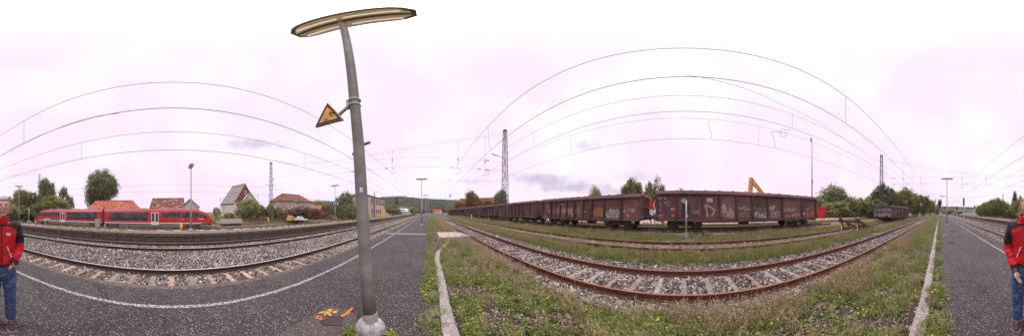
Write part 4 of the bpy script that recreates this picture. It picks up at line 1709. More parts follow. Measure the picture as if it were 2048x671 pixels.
# panels of fresher and duller red
def rectd(root, px0, px1, py0, py1, mt, off, name='paint_patch'):
    b = MB()
    ox, oy, oz = root.location
    b.poly([wp(x, y, off) - Vector((ox, oy, oz)) for x, y in ((px0, py0), (px1, py0), (px1, py1), (px0, py1))])
    return b.build(name, mt, root)


rectd(W1, 1322, 1331, 418, 431, M['wagred'], .004)
rectd(W1, 1315, 1328, 427, 434, M['wagred'], .006)
rectd(W1, 1342, 1351, 408, 420, M['wagred'], .005)
rectd(W1, 1356.5, 1363, 393, 434, M['wagred'], .085)
rectd(W1, 1396, 1403, 393, 434, M['wagred'], .085)
rectd(W1, 1364, 1371, 405.5, 433, M['slate'], .087)
rectd(W1, 1372, 1379, 405.5, 433, M['slate'], .088)
rectd(W1, 1428, 1433, 393, 433, M['wagred'], .005)
rectd(W1, 1607, 1631, 425, 439, M['wagred'], .004)
rectd(W2, 1207, 1240, 412, 415, M['wagred'], .004)
# data lettering, too small to read in the photograph
decal(W1, 'data_marking', M['gwhite'], marks(1314, 1334, 391, 398, 26, 1) + marks(1313, 1322, 401, 436, 30, 2) + marks(1328, 1338, 402, 412, 12, 4) + marks(1316, 1324, 428, 436, 8, 5), .05, .010)
decal(W1, 'data_marking', M['gwhite'], scrib(1342, 1351, 414, 420, 3, 6) + [[(1343, 430), (1349, 430)]], .07, .012)
b = MB()
blob(b, W1, 1347, 424, 3.4, 4.2, .012, 0, 5)
b.build('red_emblem', M['red'], W1)
# logo plate: letters D B in red on a white field
rectd(W1, 1413.5, 1425, 395, 403.2, M['white'], .008, 'logo_plate')
rectd(W1, 1414.3, 1424.2, 395.7, 402.6, M['red'], .010, 'logo_field')
lc = wp(1419.3, 399.2, .014)
me = text_mesh('DB', .24, M['white'], .0008, .012)
put('logo_letters', me, W1, lc - Vector(W1.location), (R(90), 0, R(-90)))
# graffiti
decal(W1, 'graffiti', M['ggrey'], [[(1364, 397), (1367, 402), (1371, 399), (1370, 395)], [(1363, 400), (1368, 405), (1372, 404)], [(1366, 396), (1372, 403)]], .10, .092)
decal(W1, 'graffiti', M['ggrey'], [[(1388, 427), (1387, 422), (1390, 420)], [(1391, 426), (1393, 420), (1395, 426)], [(1396, 421), (1398, 425)]], .05, .092)
decal(W1, 'graffiti', M['ggrey'], [[(1407, 408), (1411, 411), (1414, 422), (1415, 432)], [(1412, 408), (1420, 413), (1429, 418), (1427, 424), (1423, 431)]], .12, .010)
decal(W1, 'graffiti', M['gorange'], [[(1411, 433), (1418, 432)]], .10, .009)
decal(W1, 'graffiti', M['ggrey'], [[(1446, 407), (1446.5, 424)], [(1449, 409), (1449, 423)], [(1442, 416), (1446, 411), (1451, 409)], [(1444, 412), (1452, 420)], [(1445, 424), (1449, 421), (1452, 413)]], .13, .010)
decal(W1, 'graffiti', M['gpink'], [[(1459, 414), (1461, 423), (1463, 432)], [(1453, 421), (1457, 428), (1462, 424)], [(1460, 414), (1465, 424), (1466, 432)], [(1455, 430), (1460, 433)]], .13, .012)
decal(W1, 'graffiti', M['ggreen'], [[(1444, 432), (1448, 430), (1453, 433)], [(1457, 434), (1461, 437), (1466, 435), (1469, 431), (1466, 430)], [(1462, 431), (1464, 436)]], .07, .014)
b = MB()
blob(b, W1, 1449, 430, 6, 3.5, .0085, 0, 11)
b.build('graffiti_blot', M['gorange'], W1)
decal(W1, 'graffiti', M['gwhite'], [[(1476, 416), (1479, 414), (1481, 418)], [(1482, 418), (1485, 413), (1487, 417)], [(1486, 412), (1490, 411), (1491, 414)], [(1488, 416), (1489, 420), (1493, 416)], [(1494, 417), (1498, 419)], [(1499, 415), (1501, 420)]], .055, .010)
decal(W1, 'graffiti', M['ggreen'], [[(1479, 424), (1484, 430), (1489, 424), (1494, 430), (1499, 434)], [(1492, 423), (1498, 428)], [(1477, 428), (1480, 433)]], .08, .008)
rectd(W1, 1478, 1487, 431, 436, M['wagred'], .006)
decal(W1, 'graffiti', M['gwhite'], [[(1508, 413), (1511, 416)], [(1513, 419), (1516, 417)], [(1518, 419), (1520, 416), (1522, 419)], [(1527, 418), (1529, 415), (1531, 419)]], .05, .010)
b = MB()
for k, (x, y, rx, ry) in enumerate(((1512.5, 425, 2.8, 3.6), (1519, 428.5, 2.6, 2.8), (1524, 430, 2.6, 3.2), (1528.5, 431.5, 2.4, 2.6), (1532, 433.5, 2.2, 2.4))):
    blob(b, W1, x, y, rx, ry, .010 + k * .0007, 0, 20 + k)
b.build('graffiti_bubble_letters', M['gwhite'], W1)
decal(W1, 'graffiti', M['ggrey'], [[(1508, 423), (1508, 428), (1512, 431), (1518, 433), (1526, 434), (1533, 436), (1534, 433)]], .05, .008)
decal(W1, 'graffiti', M['gyellow'], [[(1541, 412), (1540, 417), (1544, 419), (1547, 415), (1543, 412)], [(1542, 415), (1548, 411), (1551, 411)], [(1541, 419), (1548, 417)]], .10, .010)
decal(W1, 'graffiti', M['gwhite'], scrib(1540, 1550, 410, 419, 3, 31, 4) + scrib(1544, 1558, 422, 429, 3, 32), .035, .013)
decal(W1, 'graffiti', M['ggrey'], [[(1541, 435), (1554, 434.5)], [(1545, 431), (1549, 432)]], .10, .009)
me = text_mesh('SORAY', .62, M['gwhite'], .0008, -.004)
o = put('graffiti_lettering', me, W1, wp(1580, 418.5, .012) - Vector(W1.location), (R(90), 0, R(-90)))
o.scale = (.74, .74, 1)
b = MB()
oxyz = Vector(W1.location)
b.poly([wp(x, y, .009) - oxyz for x, y in ((1569, 442), (1569, 431), (1571, 428), (1576, 427), (1580, 428), (1582, 431), (1582, 442))])
b.build('graffiti_blot', M['gorange'], W1)
decal(W1, 'graffiti', M['gorange'], [[(1570, 431), (1581, 431)], [(1574, 434), (1577, 434)], [(1569, 438), (1582, 437)]], .05, .013)
decal(W1, 'graffiti', M['gwhite'], scrib(1584, 1589, 426, 432, 2, 41, 4) + [[(1586, 437), (1588, 434), (1589, 437), (1586, 437)]], .045, .012)
decal(W1, 'graffiti', M['ggreen'], [[(1594, 425), (1596, 428), (1597, 425)], [(1592, 434), (1595, 433), (1597, 438)], [(1591, 437), (1596, 440)]], .12, .010)
decal(W1, 'data_marking', M['gwhite'], [[(1612, 415), (1613, 418), (1616, 419), (1618, 417)], [(1625, 423), (1624, 426), (1626, 428)], [(1613, 439), (1621, 439)], [(1615, 424), (1614, 429)]], .06, .012)
b = MB()
blob(b, W1, 1608, 426, 2.8, 3.0, .012, 0, 51)
b.build('pink_emblem', M['gpink'], W1)
decal(W1, 'graffiti', M['gpink'], scrib(1452, 1470, 420, 436, 4, 301, 5), .06, .020)
decal(W1, 'graffiti', M['ggrey'], scrib(1445, 1470, 418, 437, 5, 302, 5), .045, .026)
decal(W1, 'graffiti', M['ggreen'], scrib(1476, 1502, 422, 437, 6, 303, 5), .06, .020)
decal(W1, 'graffiti', M['ggrey'], scrib(1508, 1535, 420, 438, 6, 304, 5), .045, .024)
decal(W1, 'graffiti', M['gwhite'], scrib(1510, 1534, 423, 435, 4, 305, 4), .035, .030)
decal(W1, 'graffiti', M['ggrey'], scrib(1541, 1563, 420, 438, 5, 306, 5), .05, .020)
decal(W1, 'graffiti', M['ggrey'], scrib(1586, 1600, 424, 440, 4, 307, 5), .05, .022)
decal(W1, 'graffiti', M['gpink'], scrib(1612, 1630, 422, 436, 3, 308, 5), .05, .020)
decal(W1, 'data_marking', M['gwhite'], marks(1440, 1632, 436.5, 441, 34, 309), .05, .016)
decal(W2, 'graffiti', M['ggrey'], scrib(1106, 1162, 412, 429, 8, 310, 5), .05, .022)
decal(W2, 'graffiti', M['gpink'], scrib(1123, 1146, 416, 431, 4, 311, 5), .08, .026)
decal(W2, 'data_marking', M['gwhite'], marks(1092, 1240, 428, 437, 30, 312), .05, .018)
# second wagon
b = MB()
for k, (x, y, rx, ry) in enumerate(((1216, 426, 4.5, 7), (1222, 423, 5, 7), (1228, 425, 5, 8), (1235, 425, 5, 8), (1219, 432, 6, 4), (1230, 432, 8, 4))):
    blob(b, W2, x, y, rx, ry, .009 + k * .0007, 0, 60 + k)
b.build('graffiti_blot', M['ggrey'], W2)
decal(W2, 'graffiti', M['under'], scrib(1213, 1240, 419, 434, 7, 70, 5), .035, .016)
decal(W2, 'graffiti', M['gorange'], [[(1190, 431), (1190, 422), (1194, 418), (1199, 418), (1203, 422), (1203, 431)], [(1192, 425), (1201, 425)], [(1193, 421), (1200, 421)], [(1194, 428), (1191, 432)]], .42, .010)
decal(W2, 'graffiti', M['ggrey'], [[(1204.5, 415), (1204.5, 432)]], .08, .016)
decal(W2, 'data_marking', M['gwhite'], scrib(1255, 1271, 415, 424, 5, 73, 4) + [[(1254, 427), (1255, 431), (1258, 431)], [(1253, 435.5), (1262, 436)]], .05, .011)
b = MB()
blob(b, W2, 1249, 421, 2.8, 3.2, .011, 0, 75)
b.build('pink_emblem', M['gpink'], W2)
decal(W2, 'graffiti', M['ggreen'], scrib(1112, 1118, 413, 430, 2, 76) + scrib(1122, 1131, 412, 430, 3, 77) + scrib(1135, 1146, 412, 431, 3, 78) + scrib(1152, 1162, 414, 430, 3, 79), .16, .010)
decal(W2, 'graffiti', M['ggrey'], scrib(1136, 1147, 414, 428, 3, 81) + scrib(1124, 1133, 414, 424, 2, 82), .10, .013)
decal(W2, 'graffiti', M['gwhite'], marks(1138, 1146, 424, 432, 10, 84) + marks(1092, 1099, 404, 426, 16, 85) + [[(1121, 407), (1125, 407)]] + scrib(1168, 1173, 421, 424, 1, 86), .08, .015)
for root, pxy in ((W1, (1326, 444)), (W1, (1627, 443)), (W2, (1267, 441)), (W2, (1091, 434))):
    o = MB().box((0, 0, 0), (.14, .26, .34)).build('yellow_handle', M['yellow'], root, bevel=.02)
    o.location = wp(pxy[0], pxy[1], .05) - Vector(root.location)
# lone wagon marks
b = MB()
for k, y in enumerate((3.8, 1.2, -1.6)):
    for q in range(3):
        b.ribbon([(-1.41, y + q * .18, 1.5), (-1.41, y + q * .18 + .12, 1.9), (-1.41, y + q * .18, 2.2 + .1 * q)], .08, (-1, 0, 0))
b.ribbon([(-1.41, 5.6, 1.3), (-1.41, 5.3, 1.6), (-1.41, 6.2, 1.9), (-1.41, 5.5, 2.2)], .08, (-1, 0, 0))
tag(b.build('data_marking', M['gwhite'], W4), kind='stuff')

# ---------------------------------------------------------------- buffer stop and sidings furniture
t = thing('buffer_stop', 'rusty steel buffer stop with two dark heads at the end of the siding', 'buffer stop', (7.65, -12.6, -.05))
for s in (-.85, .85):
    b = MB()
    b.beam((s, .0, 0), (s, .3, 1.0), .13, .13)
    b.beam((s, .25, 1.0), (s, -2.3, .1), .13, .16)
    b.beam((s, .2, .12), (s, -2.6, .1), .12, .14)
    b.build('frame', M['rail_rust'], t)
    b = MB()
    b.box((s, .42, .98), (.34, .16, .38))
    b.build('buffer_head', M['wheel'], t, bevel=.03)
    MB().beam((s, -1.2, .1), (s, -.6, .62), .09, .09).build('strut', M['rail_rust'], t)
b = MB()
b.box((0, .28, .85), (2.3, .12, .2))
b.build('cross_beam', M['wood'], t)
MB().tube([(-.85, .35, .1), (-.85, .35, .75)], .03, 8).build('white_peg', M['white'], t)
b = MB()
r_ = random.Random(5)
for k in range(16):
    x, y = 7.6 + r_.uniform(-1.1, 1.1), -14.5 + r_.uniform(-2.5, 1.2)
    a_ = r_.uniform(-.5, .5)
    b.beam((x, y, .0 + r_.uniform(0, .12)), (x + math.sin(a_) * 1.1, y + math.cos(a_) * 1.1, .04 + r_.uniform(0, .16)), .10, .09)
tag(b.build('scrap_heap', M['rail_rust']), 'heap of rusty rail scrap and beams behind the buffer stop', 'scrap heap', kind='stuff')
b = MB()
for k in range(30):
    x, y = r_.uniform(5.9, 9.6), r_.uniform(-13.5, -9.0)
    s_ = r_.uniform(.05, .16)
    b.box((x, y, zg(x) + .06), (s_, s_ * 1.6, s_ * .5), rot=Euler((0, 0, r_.uniform(0, 3))).to_matrix())
tag(b.build('rubble', M['conc_pale']), 'pale broken concrete lying around the siding end', 'rubble', kind='stuff')


def post(name, label, cat, px, s, z0, ht, r=.04, mt='galv', cap_mt=None, py=None):
    p = polar(px, s)
    t = thing(name, label, cat, (p.x, p.y, z0))
    MB().tube([(0, 0, 0), (0, 0, ht)], r, 8).build('post', M[mt], t, smooth=True)
    return t


t = post('signal_post', 'thin grey post with a small box in front of the long wagon', 'post', 1372.5, 9.9, -.02, 2.35, .042)
MB().tube([(0, 0, 0), (0, 0, .45)], .065, 8).build('post_sleeve', M['galv'], t)
MB().box((.05, -.03, 1.42), (.14, .18, .16)).build('small_box', M['galv'], t, bevel=.01)
t = post('wooden_peg', 'short rusty peg in the grass before the long wagon', 'peg', 1406, 10.1, -.02, .42, .05, 'rail_rust')
MB().box((0, 0, .44), (.12, .12, .05)).build('peg_cap', M['rail_rust'], t)
t = post('wooden_peg', 'short pale yellow peg standing in the rubble by the siding', 'peg', 1683, 13.6, -.05, .62, .05, 'log_pale')
MB().box((0, 0, .02), (.25, .25, .1)).build('peg_foot', M['conc'], t)
for k, (px, py, w_, l_) in enumerate(((1316, 466.5, .35, 2.0), (1352, 467.5, .32, 1.7), (1440, 467, .3, 1.1), (1286, 464, .3, .9))):
    p = onground(px, py, .02)
    o = MB().box((0, 0, 0), (w_, l_, .06)).build('concrete_plank', M['conc_pale'], None, bevel=.01)
    o.location = (p.x, p.y, .03)
    o.rotation_euler = (0, 0, random.uniform(-.04, .04))
    tag(o, ['pale concrete plank in the grass at the gap between the two close wagons', 'pale concrete plank in the grass beside the thin grey post', 'short pale concrete plank in the grass before the door end graffiti',
            'small pale concrete plank in the grass before the orange graffiti wagon'][k], 'concrete plank', 'concrete planks in the grass')

# marker posts
t = post('marker_post', 'white marker post with a black top beside the row of far wagons', 'post', 943, 34, -.05, 1.9, .07, 'white')
MB().tube([(0, 0, 1.3), (0, 0, 1.92)], .09, 8).build('black_top', M['black'], t)
t = post('marker_post', 'short yellow post between the distant right tracks', 'post', 891, 48, -.1, 1.1, .12, 'yellow')
MB().box((0, 0, 1.12), (.3, .3, .08)).build('cap', M['yellow'], t)
t = post('marker_post', 'yellow post in front of the red train near its cab', 'post', 362.5, 22, -1.3, 1.45, .17, 'yellow')
MB().tube([(0, 0, 1.45), (0, 0, 1.52)], [.17, .1], 8).build('cap', M['yellow'], t)
t = post('marker_post', 'yellow post in the grass below the lattice mast', 'post', 536.5, 36, -.75, 1.15, .17, 'yellow')
MB().tube([(0, 0, 1.15), (0, 0, 1.2)], [.17, .1], 8).build('cap', M['yellow'], t)
post('marker_post', 'thin grey post before the left bogie of the train', 'post', 90.5, 28, -1.2, 1.7, .05)
post('marker_post', 'thin grey post before the bellows of the train', 'post', 210.3, 22, -1.2, 1.35, .05)


def cabinet(px, s, py_top, py_bot, w, label, mt='galv'):
    p = polar(px, s)
    zt, zb = EYE + s * math.tan((HZ - py_top) * K), EYE + s * math.tan((HZ - py_bot) * K)
    t = thing('track_cabinet', label, 'cabinet', (p.x, p.y, zb), math.atan2(p.y, p.x) - R(90))
    MB().box((0, 0, (zt - zb) / 2), (w, .4, zt - zb)).build('body', M[mt], t, bevel=.02)
    MB().box((0, 0, zt - zb + .03), (w + .08, .48, .06)).build('lid', M[mt], t, bevel=.01)
    MB().box((0, -.21, (zt - zb) * .55), (w * .8, .03, (zt - zb) * .75)).build('door', M[mt], t)
    return t


cabinet(195, 18, 438.5, 455.5, .5, 'grey track cabinet standing before the bellows of the red train')
cabinet(55.5, 33, 440, 447, .38, 'small white cabinet at the foot of the signal behind the train')
cabinet(71, 33, 440, 447.5, .38, 'small white cabinet close to the left nose of the train')
t = cabinet(1643, 27, 413.5, 436, 1.25, 'bright red metal cabinet on the ramp past the end of the long wagon', 'red')
t = cabinet(1298.5, 19, 400, 433, .9, 'red and white cabinet glimpsed between the two close wagons', 'red')
MB().box((0, -.23, .45), (.86, .03, .85)).build('white_panel', M['white'], t)


def signal(px, s, py_head_top, py_head_bot, w, label, hood=False, x=None):
    p = polar(px, s)
    z0 = zg(p.x) if not -3.1 < p.x < 0 else 0
    z1, z2 = EYE + s * math.tan((HZ - py_head_bot) * K), EYE + s * math.tan((HZ - py_head_top) * K)
    t = thing('railway_signal', label, 'railway signal', (p.x, p.y, z0), 0, 'railway signals')
    MB().tube([(0, 0, 0), (0, 0, z1 - z0)], .075, 8).build('pole', M['galv'], t, smooth=True)
    MB().box((0, 0, (z1 + z2) / 2 - z0), (w, .25, z2 - z1)).build('signal_board', M['black'], t, bevel=.03)
    MB().box((0, .2, .6), (.4, .3, .9)).build('relay_box', M['galv'], t)
    for k in range(2):
        for q in (-1, 1):
            b = MB()
            zc = z1 + (z2 - z1) * (.35 + .35 * k) - z0
            b.tube([(q * w * .22, .12 if p.y < 0 else -.12, zc), (q * w * .22, .3 if p.y < 0 else -.3, zc)], w * .12, 8)
            b.build('lens_hood', M['black'], t)
    if hood:
        b = MB()
        for q in (-.35, 0, .35):
            b.prism([(q - .17, z2 - z0 + .1), (q + .17, z2 - z0 + .1), (q, z2 - z0 + .55)], -.06, .06)
        b.build('route_indicator', M['black'], t)
        MB().box((0, 0, z1 - z0 - .4), (w * .6, .2, .8)).build('lower_board', M['black'], t)
    return t


signal(1879.5, 55, 400, 409, 1.2, 'large black signal board with crown shapes at the platform end', hood=True)
signal(1927.5, 49.6, 395, 411, .48, 'tall narrow black signal between the two polished tracks')
signal(1913.5, 70, 412, 418.5, .55, 'small black signal on a pale pole beyond the platform')
signal(1949.5, 60, 409.5, 414.5, .45, 'small black signal beside the middle platform behind the man')
signal(58, 36, 397, 412, .55, 'dark signal in front of the trees left of the train')
signal(1871.5, 75, 397, 404, .35, 'narrow black signal beyond the nearest right track')
signal(1890, 80, 412.5, 417, .7, 'tiny black signal beside the distant platform lamp')
signal(900, 95, 388, 392.5, .7, 'distant signal on a post between the right tracks ahead')

# ---------------------------------------------------------------- red passenger train
def train_car(root, y_in, y_nose, xc, zr):
    """half train: bellows end at y_in, nose at y_nose"""
    sg_ = 1 if y_nose > y_in else -1
    Lc = abs(y_nose - y_in)
    hw = 1.42

    def prof(top, bot, w, roof):
        """cross section ring (x, z)"""
        k = []
        zs = [bot, bot + .25, 1.0, 1.5, 2.2, 2.75, 3.05]
        for z in zs:
            k.append((w * (1 if z > bot + .1 else .97), min(z, top - .35)))
        k.append((w * .93, min(3.25, top - .2)))
        k.append((w * .76, min(3.42, top - .08)))
        k.append((w * .4, top - .01))
        return k
    st = []
    for d, top, wf, bot in ((0, 3.55, 1, .88), (1, 3.55, 1, .88), (Lc - 5.0, 3.55, 1, .88), (Lc - 3.6, 3.5, 1, .88), (Lc - 2.7, 3.32, .985, .87), (Lc - 1.9, 2.95, .96, .85), (Lc - 1.2, 2.5, .92, .82), (Lc - .55, 2.02, .86, .78), (Lc - .15, 1.62, .79, .74), (Lc, 1.30, .72, .72)):
        y = y_in + sg_ * d
        h0 = 3.55 - .88
        base = [(1.0, 0), (1.0, .06), (1.0, .2), (1.0, .4), (1.0, .62), (.985, .78), (.955, .86), (.90, .925), (.74, .975), (.42, 1.0)]
        half = [(hw * wf * a_, bot + (top - bot) * z_) for a_, z_ in base]
        ring = [(xc + x, y, zr + z) for x, z in half] + [(xc - x, y, zr + z) for x, z in reversed(half)]
        st.append(ring)
    MB().loft(st).build('car_body', M['trainred'], root, smooth=False)
    # white stripe, grey skirt
    for s in (-1, 1):
        b = MB()
        b.box((xc + s * (hw + .006), y_in + sg_ * (Lc - 2.4) / 2, zr + .93), (.02, Lc - 2.4, .17))
        b.build('white_stripe', M['trainwhite'], root)
    sk = []
    for d, w_, zb in ((.4, 1.36, .32), (Lc - 3, 1.34, .32), (Lc - 1.4, 1.22, .34), (Lc - .35, 1.0, .5)):
        y = y_in + sg_ * d
        sk.append([(xc - w_, y, zr + .86), (xc + w_, y, zr + .86), (xc + w_ * .95, y, zr + zb), (xc - w_ * .95, y, zr + zb)])
    MB().loft(sk).build('skirt', M['traingrey'], root)
    b = MB()
    b.box((xc, y_in + sg_ * (Lc - 5) / 2, zr + 3.57), (1.9, Lc - 6, .1))
    b.build('roof', M['trainroof'], root)
    for d, ln in ((2.2, 2.4), (6.5, 1.8), (10.5, 2.6), (14.2, 1.6)):
        if d + ln < Lc - 4:
            MB().box((xc, y_in + sg_ * (d + ln / 2), zr + 3.68), (1.5, ln, .16)).build('roof_unit', M['trainroof'], root, bevel=.04)
    b = MB()
    b.tube([(xc + .3, y_in + sg_ * 4.9, zr + 3.6), (xc + .3, y_in + sg_ * 4.9, zr + 4.1)], .02, 5)
    # windows
    def pane(d0, d1, z0, z1, nm='window', cut=None):
        for s in (-1, 1):
            b = MB()
            x = xc + s * (hw + .008)
            pts_ = [(d0, z0), (d1, z0), (d1, z1 if cut is None else z0 + (z1 - z0) * cut), (d0, z1)]
            v = []
            for off in (0, .018):
                v += [(x - s * .01 + s * off, y_in + sg_ * d, zr + z) for d, z in pts_]
            n_ = len(b.v)
            b.v += v
            for f in ((0, 1, 2, 3), (4, 5, 6, 7), (0, 1, 5, 4), (1, 2, 6, 5), (2, 3, 7, 6), (3, 0, 4, 7)):
                b.f.append(f)
                b.m.append(0)
            b.build(nm, M['glass'], root)
    for s in (-1, 1):
        for da, db, za, zb in ((.98, 8.82, 1.38, 2.96), (11.15, 16.95, 1.96, 2.96)):
            MB().box((xc + s * (hw + .002), y_in + sg_ * (da + db) / 2, zr + (za + zb) / 2), (.012, db - da, zb - za)).build('window_band', M['bandgrey'], root)
    for d0 in np.linspace(1.0, 8.8 - 1.56, 5):
        pane(d0 + .03, d0 + 1.53, 1.42, 2.92)
        for s in (-1, 1):
            b = MB()
            b.box((xc + s * (hw + .013), y_in + sg_ * (d0 + .78), zr + 1.66), (.018, 1.2, .42))
            b.build('seat_row', M['black'], root)
    for k, d0 in enumerate((11.2, 12.62, 14.04, 15.46)):
        pane(d0 + .03, d0 + 1.38, 2.0, 2.92)
    pane(16.9, 18.2, 2.0, 2.92, 'cab_window', .90)
    pane(18.25, 20.0, 2.02, 2.80, 'cab_window', .18) if Lc > 20.4 else None
    # windscreen
    b = MB()
    yy = [(Lc - 3.25, 3.36), (Lc - 2.1, 2.98), (Lc - 1.1, 2.38), (Lc - .62, 2.05)]
    for (da, za), (db, zb) in zip(yy, yy[1:]):
        b.poly([(xc - 1.0, y_in + sg_ * (da + .05), zr + za + .11), (xc + 1.0, y_in + sg_ * (da + .05), zr + za + .11), (xc + .95, y_in + sg_ * (db + .05), zr + zb + .11), (xc - .95, y_in + sg_ * (db + .05), zr + zb + .11)])
    b.build('windscreen', M['glass'], root)
    # doors
    for s in (-1, 1):
        for q in (0, 1):
            dy = 9.35 + q * .72
            x = xc + s * (hw + .012)
            dr = MB()
            dr.box((x, y_in + sg_ * (dy + .34), zr + 1.76), (.03, .68, 2.35))
            dr = dr.build('door', M['trainwhite'], root)
            MB().box((x + s * .02, y_in + sg_ * (dy + .34), zr + 2.05), (.02, .46, 1.45)).build('door_glass', M['glass'], dr)
            MB().box((x + s * .02, y_in + sg_ * (dy + .34), zr + 1.45), (.024, .44, .34)).build('door_sill', M['black'], dr)
    # lights, coupler
    for s in (-1, 1):
        MB().tube([(xc + s * .8, y_in + sg_ * (Lc - .35), zr + 1.35), (xc + s * .8, y_in + sg_ * (Lc - .05), zr + 1.32)], .1, 10).build('headlight', M['trainwhite'], root)
        MB().tube([(xc + s * .85, y_in + sg_ * (Lc - .2), zr + 1.0), (xc + s * .85, y_in + sg_ * (Lc + .3), zr + 1.0)], .16, 10).build('buffer', M['black'], root)
    MB().box((xc, y_in + sg_ * (Lc + .1), zr + .95), (.35, .6, .3)).build('coupler', M['black'], root)
    # bogies
    for d, nm in ((1.6, 0), (Lc - 4.1, 1)):
        if d == 1.6 and sg_ > 0:
            pass
        b = MB()
        y = y_in + sg_ * d
        b.box((xc, y, zr + .42), (2.7, 2.9, .3))
        for s in (-1, 1):
            for q in (-.95, .95):
                b.tube([(xc + s * 1.34, y + q, zr + .43), (xc + s * 1.43, y + q, zr + .43)], .36, 16)
                b.tube([(xc + s * 1.43, y + q, zr + .43), (xc + s * 1.5, y + q, zr + .43)], .12, 8)
            b.box((xc + s * 1.44, y, zr + .5), (.12, 2.5, .16))
        b.build('bogie', M['under'], root)


tr = thing('passenger_train', 'red two part regional train with white doors and sloping noses', 'train')
TX = -31.42
train_car(tr, -13.2, 7.9, TX, -1.33)
train_car(tr, -13.75, -34.2, TX, -1.33)
b = MB()
for k in range(4):
    b.box((TX, -13.68 + k * .14, -1.33 + 2.15), (2.66 - (k % 2) * .1, .12, 2.6))
b.build('bellows', M['bellows'], tr)
b = MB()
tx = TX + 1.42 + .02
def tq(px, py, off=0):
    return Vector((tx + off, yat(px, tx), zat(px, py, tx)))
b.ribbon([tq(397, 436.4), tq(408, 437.2)], .14, (1, 0, 0))
b.ribbon([tq(88.5, 436.3), tq(100, 437)], .2, (1, 0, 0))
for px in (362, 366):
    b.ribbon([tq(px - .9, 437.5), tq(px + .9, 437.5)], .3, (1, 0, 0))
for px in (416, 77, 117.5):
    b.ribbon([tq(px, 437), tq(px + 1, 437)], .12, (1, 0, 0))
tag(b.build('lettering_mark', M['trainwhite'], tr), kind='stuff')
put('logo_letters', text_mesh('DB', .34, M['black'], .001, .01), tr, tq(364, 437.4, .02), (R(90), 0, R(90)))

